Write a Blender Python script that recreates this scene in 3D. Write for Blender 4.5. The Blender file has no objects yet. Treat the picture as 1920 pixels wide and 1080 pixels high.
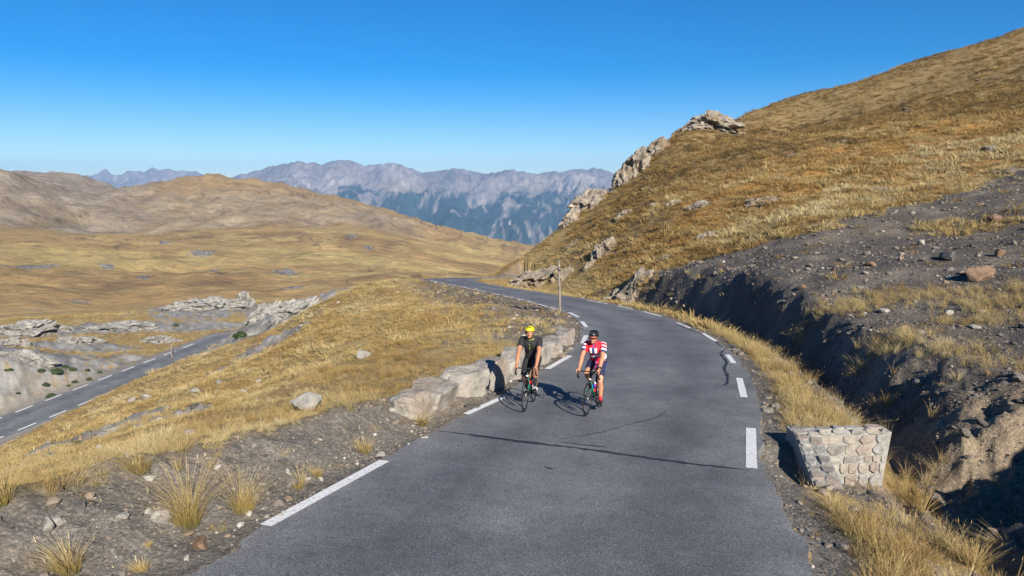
import bpy, bmesh, math, random
import numpy as np
from mathutils import Vector, Matrix, noise as mnoise
R_ = math.radians
PI = math.pi
random.seed(7)
rng = np.random.default_rng(11)
scene = bpy.context.scene
COL = scene.collection

# ------------------------------------------------------------------ camera
FPX, CZ, PITCH = 1400.0, 4.6, R_(7.7)
GRADE = 0.075                                   # the road falls away from the camera
cam_d = bpy.data.cameras.new('camera'); cam_d.sensor_width = 36; cam_d.lens = FPX/1920*36
cam_d.clip_start = 0.1; cam_d.clip_end = 60000
cam = bpy.data.objects.new('camera', cam_d); COL.objects.link(cam)
cam.location = (0, 0, CZ); cam.rotation_euler = (PI/2-PITCH, 0, 0)
scene.camera = cam
# ------------------------------------------------------------------ sky and sun
SUN_AZ, SUN_EL = R_(22), R_(27)                 # behind the camera, to its right
to_sun = Vector((math.sin(SUN_AZ)*math.cos(SUN_EL), -math.cos(SUN_AZ)*math.cos(SUN_EL), math.sin(SUN_EL)))
w = bpy.data.worlds.new('World'); scene.world = w; w.use_nodes = True
nt = w.node_tree; nt.nodes.clear()
sky = nt.nodes.new('ShaderNodeTexSky'); sky.sky_type = 'NISHITA'; sky.sun_disc = False
sky.sun_elevation = SUN_EL; sky.sun_rotation = PI - SUN_AZ
sky.altitude = 2400; sky.air_density = 1.0; sky.dust_density = 0.25; sky.ozone_density = 2.5
hs = nt.nodes.new('ShaderNodeHueSaturation'); hs.inputs['Hue'].default_value = .507; hs.inputs['Saturation'].default_value = 1.62
bg = nt.nodes.new('ShaderNodeBackground'); bg.inputs['Strength'].default_value = 0.055
wo = nt.nodes.new('ShaderNodeOutputWorld')
nt.links.new(sky.outputs[0], hs.inputs['Color']); nt.links.new(hs.outputs[0], bg.inputs[0]); nt.links.new(bg.outputs[0], wo.inputs[0])
sun_d = bpy.data.lights.new('sun', 'SUN'); sun_d.energy = 4.6; sun_d.angle = R_(0.5); sun_d.color = (1, .93, .82)
sun = bpy.data.objects.new('sun', sun_d); COL.objects.link(sun)
sun.rotation_euler = (-to_sun).to_track_quat('-Z', 'Y').to_euler()
scene.view_settings.view_transform = 'Standard'; scene.view_settings.look = 'None'
scene.view_settings.gamma = 1; scene.view_settings.use_curve_mapping = False
scene.view_settings.exposure = 1.1
scene.render.engine = 'CYCLES'
HAZE_DENSITY = 6e-5
scene.cycles.use_denoising = True
scene.cycles.max_bounces = 5; scene.cycles.transparent_max_bounces = 6

# ------------------------------------------------------------------ helpers
CP, SP = math.cos(PITCH), math.sin(PITCH)
def ray(px, py):
    u = (px-960)/FPX; v = (540-py)/FPX
    return np.array([u, CP+v*SP, -SP+v*CP])
def at_range(px, py, r):
    d = ray(px, py); s = r/math.hypot(d[0], d[1]); return np.array([d[0]*s, d[1]*s, CZ+d[2]*s])
def at_depth(px, py, z):
    d = ray(px, py)*z; return np.array([d[0], d[1], CZ+d[2]])
def zroad(y): return -GRADE*(y-15)
def on_road(px, py):
    d = ray(px, py); s = (CZ-15*GRADE)/(-(d[2]+GRADE*d[1])); return np.array([d[0]*s, d[1]*s, CZ+d[2]*s])
def sstep(a, b, x):
    t = np.clip((x-a)/(b-a), 0, 1); return t*t*(3-2*t)

def smin(a, b, k):
    h = np.clip(.5+.5*(b-a)/k, 0, 1); return b*(1-h)+a*h-k*h*(1-h)
def _hash(ix, iy, seed):
    h = (ix.astype(np.int64)*374761393 + iy.astype(np.int64)*668265263 + seed*974711) & 0xffffffff
    h = ((h ^ (h >> 13))*1274126177) & 0xffffffff
    return ((h ^ (h >> 16)) & 0xffff)/65536.0
def perlin(x, y, seed=0):
    xi = np.floor(x); yi = np.floor(y); fx = x-xi; fy = y-yi
    u = fx*fx*fx*(fx*(fx*6-15)+10); v = fy*fy*fy*(fy*(fy*6-15)+10)
    def g(ix, iy, dx, dy):
        a = _hash(ix, iy, seed)*2*PI; return np.cos(a)*dx+np.sin(a)*dy
    n00 = g(xi, yi, fx, fy); n10 = g(xi+1, yi, fx-1, fy); n01 = g(xi, yi+1, fx, fy-1); n11 = g(xi+1, yi+1, fx-1, fy-1)
    return ((n00*(1-u)+n10*u)*(1-v)+(n01*(1-u)+n11*u)*v)*1.5
def fbm(x, y, seed=0, octaves=4, gain=.5):
    s = 0; a = 1; t = 0
    for o in range(octaves):
        s = s+a*perlin(x*2**o+o*17.3, y*2**o-o*9.1, seed+o); t += a; a *= gain
    return s/t
def ridged(x, y, seed=0, octaves=4):
    s = 0; a = 1; t = 0
    for o in range(octaves):
        s = s+a*(1-np.abs(perlin(x*2**o+o*7.7, y*2**o+o*3.3, seed+o))*1.6); t += a; a *= .5
    return s/t

def tag(o, label=None, cat=None, group=None, kind=None):
    if label: o['label'] = label
    if cat: o['category'] = cat
    if group: o['group'] = group
    if kind: o['kind'] = kind
    return o
def link_mesh(name, me, mats=(), parent=None):
    o = bpy.data.objects.new(name, me); COL.objects.link(o)
    if not isinstance(mats, (list, tuple)): mats = [mats]
    if not me.materials:
        for m in mats: me.materials.append(m)
    if parent: o.parent = parent
    return o
def mesh_np(name, v, f, smooth=True):
    """v (n,3), f (m,3|4) numpy"""
    me = bpy.data.meshes.new(name)
    v = np.asarray(v, np.float32); f = np.asarray(f, np.int32); k = f.shape[1]
    me.vertices.add(len(v)); me.vertices.foreach_set('co', v.ravel())
    me.loops.add(f.size); me.loops.foreach_set('vertex_index', f.ravel())
    me.polygons.add(len(f)); me.polygons.foreach_set('loop_start', np.arange(0, f.size, k, dtype=np.int32))
    me.polygons.foreach_set('use_smooth', np.full(len(f), smooth, bool))
    me.update(calc_edges=True)
    return me
def empty(name, loc=(0, 0, 0), parent=None):
    o = bpy.data.objects.new(name, None); COL.objects.link(o); o.location = loc
    o.empty_display_size = .1
    if parent: o.parent = parent
    return o

# ------------------------------------------------------------------ materials
def newmat(name):
    m = bpy.data.materials.new(name); m.use_nodes = True
    n = m.node_tree.nodes; b = n['Principled BSDF']; return m, m.node_tree, b
def nd(t, typ, **kw):
    n = t.nodes.new(typ)
    for k, v in kw.items():
        if k in n.inputs: n.inputs[k].default_value = v
        else: setattr(n, k, v)
    return n
def ramp(t, fac, stops):
    r = t.nodes.new('ShaderNodeValToRGB'); e = r.color_ramp.elements
    while len(e) < len(stops): e.new(.5)
    for i, (p, c) in enumerate(stops): e[i].position = p; e[i].color = (*c, 1) if len(c) == 3 else c
    t.links.new(fac, r.inputs[0]); return r.outputs[0]
def mixc(t, fac, a, b, mode='MIX'):
    m = t.nodes.new('ShaderNodeMix'); m.data_type = 'RGBA'; m.blend_type = mode
    for i, x in ((0, fac), (6, a), (7, b)):
        if hasattr(x, 'is_linked') or hasattr(x, 'links'): t.links.new(x, m.inputs[i])
        else: m.inputs[i].default_value = x if i == 0 else (*x, 1)
    return m.outputs[2]
def wpos(t): return t.nodes.new('ShaderNodeNewGeometry').outputs['Position']
def tnoise(t, vec, scale, detail=4, rough=.6):
    n = nd(t, 'ShaderNodeTexNoise', Scale=scale, Detail=detail, Roughness=rough)
    if vec is not None: t.links.new(vec, n.inputs['Vector'])
    return n.outputs[0]
def bump(t, h, b, strength, dist):
    n = nd(t, 'ShaderNodeBump', Strength=strength, Distance=dist); t.links.new(h, n.inputs['Height'])
    t.links.new(n.outputs[0], b.inputs['Normal']); return n
def plain(name, col, rough=.6, metal=0, var=.12, scale=30, spec=.4):
    m, t, b = newmat(name)
    tc = t.nodes.new('ShaderNodeTexCoord').outputs['Object']
    n = tnoise(t, tc, scale)
    c = ramp(t, n, [(.25, [x*(1-var) for x in col]), (.75, [min(1, x*(1+var)) for x in col])])
    t.links.new(c, b.inputs['Base Color']); b.inputs['Roughness'].default_value = rough; b.inputs['Metallic'].default_value = metal
    b.inputs['Specular IOR Level'].default_value = spec
    return m

def mat_terrain():
    m, t, b = newmat('dry_hillside')
    col = nd(t, 'ShaderNodeAttribute', attribute_name='basecol').outputs['Color']
    rgh = nd(t, 'ShaderNodeAttribute', attribute_name='stony').outputs['Fac']
    p = wpos(t)
    n1 = tnoise(t, p, 9, 6, .7); n2 = tnoise(t, p, 1.3, 5, .65); n3 = tnoise(t, p, .11, 6, .6)
    v = ramp(t, n1, [(.2, (.62, .62, .62)), (.5, (1, 1, 1)), (.8, (1.3, 1.3, 1.3))])
    c = mixc(t, .75, col, v, 'MULTIPLY')
    v2 = ramp(t, n2, [(.3, (.78, .76, .74)), (.7, (1.16, 1.16, 1.16))])
    c = mixc(t, .7, c, v2, 'MULTIPLY')
    v3 = ramp(t, n3, [(.3, (.88, .86, .84)), (.7, (1.1, 1.1, 1.1))])
    c = mixc(t, .7, c, v3, 'MULTIPLY')
    n4 = tnoise(t, p, .022, 9, .68); v4a = ramp(t, n4, [(.3, (.6, .58, .56)), (.5, (1, 1, 1)), (.7, (1.35, 1.34, 1.32))]); n5 = tnoise(t, p, .13, 4, .6); v5 = ramp(t, n5, [(.33, (.55, .54, .53)), (.41, (1, 1, 1)), (.6, (1, 1, 1)), (.67, (1.45, 1.43, 1.4))]); v4 = mixc(t, .8, v4a, v5, 'MULTIPLY'); dist = nd(t, 'ShaderNodeVectorMath', operation='LENGTH'); t.links.new(p, dist.inputs[0]); fr = nd(t, 'ShaderNodeMapRange'); fr.inputs['From Min'].default_value = 150; fr.inputs['From Max'].default_value = 500; t.links.new(dist.outputs['Value'], fr.inputs[0]); c = mixc(t, fr.outputs[0], c, mixc(t, .9, c, v4, 'MULTIPLY'))
    vo = nd(t, 'ShaderNodeTexVoronoi', Scale=32); t.links.new(p, vo.inputs['Vector'])
    st = ramp(t, vo.outputs['Color'], [(.35, (.72, .71, .7)), (.6, (1, 1, 1)), (.9, (1.55, 1.5, 1.44))])
    c2 = mixc(t, .8, c, st, 'MULTIPLY')
    c = mixc(t, rgh, c, c2)
    t.links.new(c, b.inputs['Base Color']); b.inputs['Roughness'].default_value = .95; b.inputs['Specular IOR Level'].default_value = .15
    ma = nd(t, 'ShaderNodeMath', operation='MULTIPLY_ADD'); t.links.new(n1, ma.inputs[0]); ma.inputs[1].default_value = .5; t.links.new(n2, ma.inputs[2])
    b1 = bump(t, ma.outputs[0], b, .8, .12)
    nb = tnoise(t, p, .05, 10, .72); b2 = nd(t, 'ShaderNodeBump', Distance=14.0); t.links.new(nb, b2.inputs['Height']); fs = nd(t, 'ShaderNodeMath', operation='MULTIPLY'); t.links.new(fr.outputs[0], fs.inputs[0]); fs.inputs[1].default_value = .75; t.links.new(fs.outputs[0], b2.inputs['Strength']); t.links.new(b2.outputs[0], b1.inputs['Normal'])
    return m
def mat_asphalt():
    m, t, b = newmat('asphalt')
    p = wpos(t)
    nf = tnoise(t, p, 55, 3, .8); nm = tnoise(t, p, 1.1, 5, .6); nl = tnoise(t, p, .28, 3, .5)
    sp = ramp(t, nf, [(.3, (.046, .048, .053)), (.5, (.11, .114, .123)), (.68, (.3, .306, .318))])
    v = ramp(t, nm, [(.3, (.78, .78, .79)), (.7, (1.18, 1.18, 1.17))])
    c = mixc(t, 1.0, sp, v, 'MULTIPLY')
    nk = tnoise(t, p, 6, 6, .75); vk = ramp(t, nk, [(.28, (.72, .72, .73)), (.45, (1, 1, 1)), (.7, (1.12, 1.12, 1.1))]); c = mixc(t, 1.0, c, vk, 'MULTIPLY')
    # worn wheel tracks and a dusty edge follow the strip's own across coordinate
    u = nd(t, 'ShaderNodeAttribute', attribute_name='across').outputs['Fac']
    tr = ramp(t, u, [(0, (1.4, 1.36, 1.3)), (.05, (1.16, 1.14, 1.1)), (.16, (1.02, 1.02, 1.02)), (.27, (.78, .78, .79)), (.4, (1.04, 1.04, 1.04)), (.5, (1.12, 1.12, 1.11)), (.62, (1.02, 1.02, 1.02)), (.74, (.78, .78, .79)), (.88, (1.04, 1.04, 1.04)), (1, (1.3, 1.27, 1.2))])
    c = mixc(t, .85, c, tr, 'MULTIPLY')
    v2 = ramp(t, nl, [(.35, (.86, .86, .88)), (.65, (1.1, 1.1, 1.09))])
    c = mixc(t, 1.0, c, v2, 'MULTIPLY')
    t.links.new(c, b.inputs['Base Color']); b.inputs['Roughness'].default_value = .8; b.inputs['Specular IOR Level'].default_value = .3
    bump(t, nf, b, .5, .01)
    return m
def mat_paint():
    m, t, b = newmat('worn_road_paint')
    p = wpos(t); n = tnoise(t, p, 22, 5, .75)
    c = ramp(t, n, [(.33, (.2, .2, .2)), (.42, (.55, .55, .54)), (.55, (.72, .72, .7))])
    t.links.new(c, b.inputs['Base Color']); b.inputs['Roughness'].default_value = .75; return m
def mat_rock(name, c0, c1, c2, scale=3.0, lichen=None, bstr=.7):
    m, t, b = newmat(name)
    p = wpos(t)
    n = tnoise(t, p, scale, 7, .65); n2 = tnoise(t, p, scale*.4, 3, .5); n3 = tnoise(t, p, scale*6, 5, .7)
    c = ramp(t, n, [(.3, c0), (.5, c1), (.72, c2)])
    if lichen:
        f = ramp(t, n2, [(.5, (0, 0, 0)), (.68, (.75, .75, .75))]); c = mixc(t, f, c, lichen)
    v = ramp(t, n3, [(.25, (.7, .7, .7)), (.7, (1.15, 1.15, 1.15))]); c = mixc(t, .8, c, v, 'MULTIPLY')
    t.links.new(c, b.inputs['Base Color']); b.inputs['Roughness'].default_value = .9; b.inputs['Specular IOR Level'].default_value = .2
    ma = nd(t, 'ShaderNodeMath', operation='MULTIPLY_ADD'); t.links.new(n3, ma.inputs[0]); ma.inputs[1].default_value = .35; t.links.new(n, ma.inputs[2])
    bump(t, ma.outputs[0], b, bstr, .25/scale)
    return m
def mat_grass():
    m, t, b = newmat('dry_grass')
    a = nd(t, 'ShaderNodeAttribute', attribute_name='tone', attribute_type='INSTANCER').outputs['Fac']
    hgt = nd(t, 'ShaderNodeAttribute', attribute_name='along').outputs['Fac']
    rnd = t.nodes.new('ShaderNodeObjectInfo').outputs['Random']
    mp = nd(t, 'ShaderNodeMath', operation='MULTIPLY_ADD'); t.links.new(rnd, mp.inputs[0]); mp.inputs[1].default_value = .22
    ad = nd(t, 'ShaderNodeMath', operation='SUBTRACT'); t.links.new(a, ad.inputs[0]); ad.inputs[1].default_value = .11
    t.links.new(ad.outputs[0], mp.inputs[2])
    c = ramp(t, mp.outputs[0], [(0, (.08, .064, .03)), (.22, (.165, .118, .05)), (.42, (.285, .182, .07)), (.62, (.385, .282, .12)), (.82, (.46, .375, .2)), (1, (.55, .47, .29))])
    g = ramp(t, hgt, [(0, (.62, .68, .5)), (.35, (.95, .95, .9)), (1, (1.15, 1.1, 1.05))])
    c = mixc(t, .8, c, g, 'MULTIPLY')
    t.links.new(c, b.inputs['Base Color']); b.inputs['Roughness'].default_value = .8; b.inputs['Specular IOR Level'].default_value = .2
    tr = nd(t, 'ShaderNodeBsdfTranslucent'); t.links.new(c, tr.inputs[0])
    mx = nd(t, 'ShaderNodeMixShader'); mx.inputs[0].default_value = .3
    out = t.nodes['Material Output']
    t.links.new(b.outputs[0], mx.inputs[1]); t.links.new(tr.outputs[0], mx.inputs[2]); t.links.new(mx.outputs[0], out.inputs[0])
    return m
def mat_mountain():
    m, t, b = newmat('far_rock_and_forest')
    col = nd(t, 'ShaderNodeAttribute', attribute_name='basecol').outputs['Color']
    p = wpos(t); n = tnoise(t, p, .006, 8, .7)
    mp = nd(t, 'ShaderNodeMapping'); mp.inputs['Scale'].default_value = (1, .25, .35); t.links.new(p, mp.inputs[0]); n2 = tnoise(t, mp.outputs[0], .016, 8, .72); v = ramp(t, n, [(.3, (.62, .62, .64)), (.7, (1.3, 1.28, 1.25))]); c = mixc(t, .85, col, v, 'MULTIPLY'); v2 = ramp(t, n2, [(.36, (.65, .65, .67)), (.5, (1, 1, 1)), (.64, (1.5, 1.47, 1.44))]); c = mixc(t, .85, c, v2, 'MULTIPLY')
    t.links.new(c, b.inputs['Base Color']); b.inputs['Roughness'].default_value = 1; b.inputs['Specular IOR Level'].default_value = .05
    bump(t, n, b, .9, 60)
    return m
M = dict(
    terrain=mat_terrain(), asphalt=mat_asphalt(), paint=mat_paint(), grass=mat_grass(), mountain=mat_mountain(),
    tar=plain('tar_seal', (.022, .023, .026), .55),
    block=mat_rock('wall_block_stone', (.15, .142, .128), (.29, .265, .232), (.42, .385, .33), 2.2, (.27, .21, .155)),
    lime=mat_rock('pale_limestone', (.15, .142, .13), (.265, .25, .225), (.38, .36, .325), 1.2),
    crag=mat_rock('hill_crag', (.11, .095, .075), (.25, .215, .17), (.38, .335, .27), .9, (.24, .165, .095)),
    stone=mat_rock('pale_stone', (.16, .152, .142), (.28, .262, .235), (.4, .375, .335), 9),
    brown_stone=mat_rock('rusty_stone', (.09, .06, .042), (.18, .115, .075), (.27, .19, .13), 6),
    shale=mat_rock('dark_shale_stone', (.05, .048, .046), (.1, .095, .09), (.19, .18, .165), 8),
    wood=mat_rock('weathered_wood', (.11, .095, .08), (.2, .172, .14), (.29, .255, .215), 6, None, .4),
)

# ------------------------------------------------------------------ the two roads, as edge lines on the ground
L_PX = [(350, 1080), (470, 1002), (720, 858), (818, 806), (880, 771), (940, 740), (1000, 704), (1030, 686), (1062, 665), (1084, 642), (1091, 622), (1084, 603), (1062, 587.5), (1030, 574.5), (990, 563.5), (950, 554.5), (900, 543.5), (850, 533.5), (815, 527.5), (799, 524), (806, 522.3), (850, 521.2), (905, 520.6)]
R_PX = [(1520, 1080), (1490, 1000), (1455, 925), (1433, 880), (1427, 840), (1427, 780), (1420, 740), (1402, 700), (1372, 661), (1332, 632), (1280, 607), (1220, 587), (1150, 571), (1080, 558), (1020, 549.5), (970, 542), (930, 536), (903, 530.5), (890, 526.5), (892, 523.6), (905, 522.2)]
def catmull(P, n=8):
    P = np.array(P, float); P = np.vstack([2*P[0]-P[1], P, 2*P[-1]-P[-2]]); out = []
    for i in range(1, len(P)-2):
        for k in range(n):
            t = k/n
            out.append(.5*((2*P[i])+(-P[i-1]+P[i+1])*t+(2*P[i-1]-5*P[i]+4*P[i+1]-P[i+2])*t*t+(-P[i-1]+3*P[i]-3*P[i+1]+P[i+2])*t**3))
    out.append(P[-2]); return np.array(out)
def resample(P, n):
    s = np.r_[0, np.cumsum(np.linalg.norm(np.diff(P[:, :2], axis=0), axis=1))]
    u = np.linspace(0, s[-1], n); return np.stack([np.interp(u, s, P[:, k]) for k in range(P.shape[1])], 1)
Lw = [on_road(*p)[:2] for p in L_PX]; Rw = [on_road(*p)[:2] for p in R_PX]
Lw = [(-19, -30), (-12, -12), (-7.2, -1)]+[tuple(x) for x in Lw]+[(-.6, 79), (2, 82)]
Rw = [(-12, -31), (-5, -12), (-.6, -1)]+[tuple(x) for x in Rw]+[(-.8, 77.4), (2.6, 79)]
LE = resample(catmull(Lw), 420); RE = resample(catmull(Rw), 420)
def edge_z(e): return zroad(e[:, 1])

def low_near(x): return 821.7-.4115*x
def low_far(x): return 785-.385*x
def low_pt(px, py):
    c = -42.2+.167*py; return at_depth(px, py, 1400*5.45/c)
LLN = np.array([low_pt((821.7-y)/.4115, y) for y in np.linspace(900, 634, 40)])   # near lane line
LLF = np.array([low_pt((785-y)/.385, y) for y in np.linspace(900, 634, 40)])
def extrap(P, a, b):
    d0 = (P[0]-P[3])/np.linalg.norm(P[0]-P[3]); d1 = (P[-1]-P[-4])/np.linalg.norm(P[-1]-P[-4])
    return np.vstack([P[0]+d0*a, P, P[-1]+d1*b])
acr = (LLN-LLF)/np.linalg.norm(LLN-LLF, axis=1)[:, None]; acr[:, 2] = 0
zl = .5*(LLN[:, 2]+LLF[:, 2]); LLN[:, 2] = zl; LLF[:, 2] = zl
LOWN = extrap(LLN+acr*.75, 60, 2); LOWF = extrap(LLF-acr*.45, 60, 2)
LINEN = extrap(LLN, 60, 2); LINEF = extrap(LLF, 60, 2)
LC = resample(.5*(LOWN+LOWF), 60)

# ------------------------------------------------------------------ the natural ground: an interpolated height field
CTRL = []
def C(px, py, r): 
    p = at_range(px, py, r); CTRL.append((p[0], p[1], p[2]))
def CW(x, y, z): CTRL.append((x, y, z))
# hill on the right: skyline, beyond it, face
for px, py, r in [(1920, 57, 150), (1700, 121, 146), (1500, 178, 140), (1400, 211, 130), (1330, 232, 116), (1280, 250, 110), (1230, 285, 105), (1190, 325, 101), (1150, 356, 98), (1100, 392, 95), (1060, 419, 92), (1000, 466, 88), (950, 497, 84), (912, 523, 80)]:
    C(px, py, r); p = at_range(px, py, r*1.35); CW(p[0], p[1], p[2]-.13*r); p = at_range(px, py, r*1.13); CW(p[0], p[1], p[2]-.035*r); p = at_range(px, py, r*.9); CW(p[0], p[1], p[2]-.022*r)
for px, py, r in [(1900, 700, 19), (1900, 600, 24.5), (1900, 500, 32), (1900, 400, 44), (1900, 330, 56), (1900, 200, 95), (1700, 640, 22), (1700, 540, 29), (1700, 450, 40), (1700, 330, 62), (1700, 220, 92), (1560, 660, 22), (1560, 560, 29), (1500, 490, 36), (1500, 420, 47), (1500, 330, 67), (1500, 250, 95), (1380, 495, 41), (1390, 450, 50), (1390, 375, 62), (1390, 300, 80), (1270, 508, 45), (1260, 450, 56), (1260, 370, 72), (1260, 310, 90), (1150, 530, 52), (1150, 460, 63), (1150, 400, 80), (1060, 530, 60), (1050, 480, 71), (980, 520, 70)]:
    C(px, py, r)
for x, y, z in [(10, 3.5, 3.8), (14, 5, 4.9), (20, 8, 5.2), (10, -8, 6), (25, 0, 8), (60, 20, 18), (60, -40, 24), (120, 60, 34), (160, 40, 40), (20, -60, 16), (200, 150, 40), (-20, -80, 8)]: CW(x, y, z)
# slope on the left below the road
for px, py, r in [(950, 640, 27), (900, 600, 38), (850, 570, 50), (800, 541, 66), (760, 528, 76), (700, 700, 22), (700, 640, 34), (700, 600, 46), (700, 560, 62), (720, 534, 78), (600, 740, 21), (600, 680, 34), (600, 620, 56), (600, 556, 86), (500, 790, 17), (500, 720, 33), (500, 650, 66), (500, 592, 96), (400, 760, 28), (400, 700, 60), (430, 615, 105), (300, 800, 21), (300, 748, 45), (300, 726, 84), (150, 860, 16), (150, 815, 36), (150, 790, 70), (0, 940, 11), (0, 895, 26), (0, 868, 56), (-200, 960, 20), (-200, 930, 60)]:
    C(px, py, r)
for px, r in [(900, 100), (760, 105), (620, 112), (520, 122)]:      # behind the spur the ground drops
    p = at_range(px, 560, r); CW(p[0], p[1], p[2]-5)
for i in range(0, len(LC), 4): CW(*LC[i])
# valley beyond the lower road
for px, py, r in [(0, 690, 112), (150, 668, 132), (280, 640, 150), (0, 625, 165), (100, 612, 175), (330, 612, 170), (430, 575, 215), (0, 585, 330), (200, 590, 330), (400, 562, 380), (560, 545, 430), (0, 540, 500), (300, 540, 520), (600, 515, 580), (760, 515, 600), (0, 480, 680), (300, 480, 720), (600, 480, 740), (800, 488, 760), (900, 510, 720), (0, 452, 800), (250, 438, 900), (500, 430, 940), (700, 434, 930), (850, 472, 860), (930, 500, 800), (1000, 494, 900), (-400, 540, 500), (-400, 420, 900), (-400, 300, 1400)]:
    C(px, py, r)
# grey hills
for px, py, r in [(0, 319, 1300), (60, 352, 1250), (130, 398, 1150), (230, 446, 980), (60, 400, 1080), (20, 430, 930), (150, 367, 1500), (260, 353, 1560), (320, 340, 1600), (370, 331, 1600), (440, 336, 1600), (500, 346, 1580), (560, 353, 1550), (600, 362, 1500), (680, 387, 1400), (760, 417, 1280), (810, 440, 1200), (850, 464, 1120), (890, 484, 1040), (990, 482, 1150), (350, 388, 1250), (500, 392, 1250), (620, 403, 1220), (250, 396, 1230), (420, 355, 1450), (540, 372, 1400)]:
    C(px, py, r)
for px, py, r in [(30, 323, 2300), (70, 320, 2400), (130, 325, 2400), (180, 339, 2300), (220, 356, 2250)]: C(px, py, r)
for px in range(-400, 1500, 180):
    p = at_range(px, 430, 5000); CW(p[0], p[1], -520)
for px in (300, 400, 500, 600, 700, 800, 900, 1000, 1150):
    p = at_range(px, 400, 2150); CW(p[0], p[1], -70 if px < 650 else -190)
for px in (500, 700, 900, 1100):
    p = at_range(px, 400, 3300); CW(p[0], p[1], -330)
for az in range(45, 340, 25):
    CW(5000*math.sin(R_(az)), 5000*math.cos(R_(az)), -100)
for az in range(90, 300, 30):
    CW(700*math.sin(R_(az)), 700*math.cos(R_(az)), 30 if az < 200 else -60)
CT = np.array(CTRL)
def lp(x, y):
    r = np.hypot(x, y); a = np.arctan2(x, y); return a*1.6, np.log(np.maximum(r, 1.0))
def kern(d2): return np.where(d2 > 1e-12, .5*d2*np.log(np.maximum(d2, 1e-12)), 0)
ca, cr = lp(CT[:, 0], CT[:, 1]); ct = (CT[:, 2]-CZ)/np.hypot(CT[:, 0], CT[:, 1])
nC = len(CT); K = kern((ca[:, None]-ca)**2+(cr[:, None]-cr)**2)+np.eye(nC)*3e-4
Pm = np.c_[np.ones(nC), ca, cr]; A = np.block([[K, Pm], [Pm.T, np.zeros((3, 3))]])
sol = np.linalg.solve(A, np.r_[ct, 0, 0, 0])
def natural(x, y):
    a, r = lp(x, y); out = np.empty_like(x)
    for i in range(0, len(x), 40000):
        sl = slice(i, i+40000)
        k = kern((a[sl, None]-ca)**2+(r[sl, None]-cr)**2)
        out[sl] = k@sol[:nC]+sol[nC]+sol[nC+1]*a[sl]+sol[nC+2]*r[sl]
    return CZ+out*np.maximum(np.hypot(x, y), 1.0)

def poly_dist(x, y, P):
    """signed distance (left of travel positive) and nearest point's index"""
    n = len(x); best = np.full(n, 1e18); sgn = np.zeros(n); idx = np.zeros(n)
    A0 = P[:-1, :2]; D = P[1:, :2]-A0; L2 = (D**2).sum(1)
    for i in range(0, n, 8000):
        sl = slice(i, min(i+8000, n)); px = x[sl, None]-A0[:, 0]; py = y[sl, None]-A0[:, 1]
        t = np.clip((px*D[:, 0]+py*D[:, 1])/L2, 0, 1)
        d2 = (px-t*D[:, 0])**2+(py-t*D[:, 1])**2; j = d2.argmin(1); ar = np.arange(len(j))
        best[sl] = d2[ar, j]; sgn[sl] = np.sign(D[j, 0]*py[ar, j]-D[j, 1]*px[ar, j]); idx[sl] = j+t[ar, j]
    return np.sqrt(best)*sgn, idx

# polar grid, dense where the photograph looks
az = np.concatenate([np.arange(-180, -75, 4), np.arange(-75, -38, .6), np.arange(-38, 38, .115), np.arange(38, 75, .6), np.arange(75, 180.1, 4)])
az = R_(1)*az
rr = [1.2]
while rr[-1] < 5200: rr.append(rr[-1]*(1.010 if rr[-1] < 170 else 1.0125))
rr = np.array(rr); NA, NR = len(az), len(rr)
AZ, RR = np.meshgrid(az, rr); X = (RR*np.sin(AZ)).ravel(); Y = (RR*np.cos(AZ)).ravel(); RF = RR.ravel()
Z0 = natural(X, Y)
def blob(px, py, r, rx, ry, wob=.35, seed=5, x=None, y=None, rot=0):
    c = at_range(px, py, r); x = X if x is None else x; y = Y if y is None else y
    a = math.atan2(c[0], c[1])+rot; dx = x-c[0]; dy = y-c[1]
    u = (dx*math.cos(a)-dy*math.sin(a))/rx; v = (dx*math.sin(a)+dy*math.cos(a))/ry
    d = np.sqrt(u*u+v*v); m = np.zeros_like(d); k = d < 2
    s = 2.5/min(rx, ry)
    m[k] = sstep(1.12, .88, d[k]+wob*fbm(x[k]*s, y[k]*s, seed, 4, .6)*1.6); return m
def inpoly(x, y, P, wob, sc, seed=9):
    xw = x+wob*fbm(x*sc, y*sc, seed, 4, .6); yw = y+wob*fbm(x*sc+31, y*sc+7, seed+3, 4, .6)
    ins = np.zeros(len(x), bool); n = len(P)
    for i in range(n):
        x0, y0 = P[i][:2]; x1, y1 = P[(i+1) % n][:2]
        c = ((y0 > yw) != (y1 > yw)) & (xw < (x1-x0)*(yw-y0)/(y1-y0+1e-9)+x0); ins ^= c
    return ins
# relief noise: waves from metres to hundreds of metres, each only where the grid can carry it
Z = Z0.copy()
for k, lam in enumerate([.35, .8, 2, 5, 13, 32, 80, 200, 480]):
    wgt = sstep(.006, .02, lam/RF)*sstep(.42, .2, lam/RF)
    on = wgt > 0
    amp = .045*lam if lam < 3 else (.04*lam if lam < 20 else (.026*lam if lam < 60 else .014*lam))
    if lam in (80, 200): wgt = wgt*(1+1.3*sstep(900, 1050, RF)*sstep(2600, 2000, RF))
    if lam in (13, 32, 80): wgt = wgt*(1+(1.9 if lam > 20 else 1.2)*sstep(240, 330, RF)*sstep(900, 700, RF))
    Z[on] += (amp*wgt*perlin(X/lam+k*3.1, Y/lam-k*5.7, 40+k)[..., ])[on] if on.all() else amp*wgt[on]*perlin(X[on]/lam+k*3.1, Y[on]/lam-k*5.7, 40+k)
far = RF > 600                                   # gullies on the grey hills
gl = ridged(X[far]/85, Y[far]/170, 71, 5)
Z[far] += (gl-.6)*17*sstep(850, 1150, RF[far])*sstep(5000, 3000, RF[far])

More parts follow.
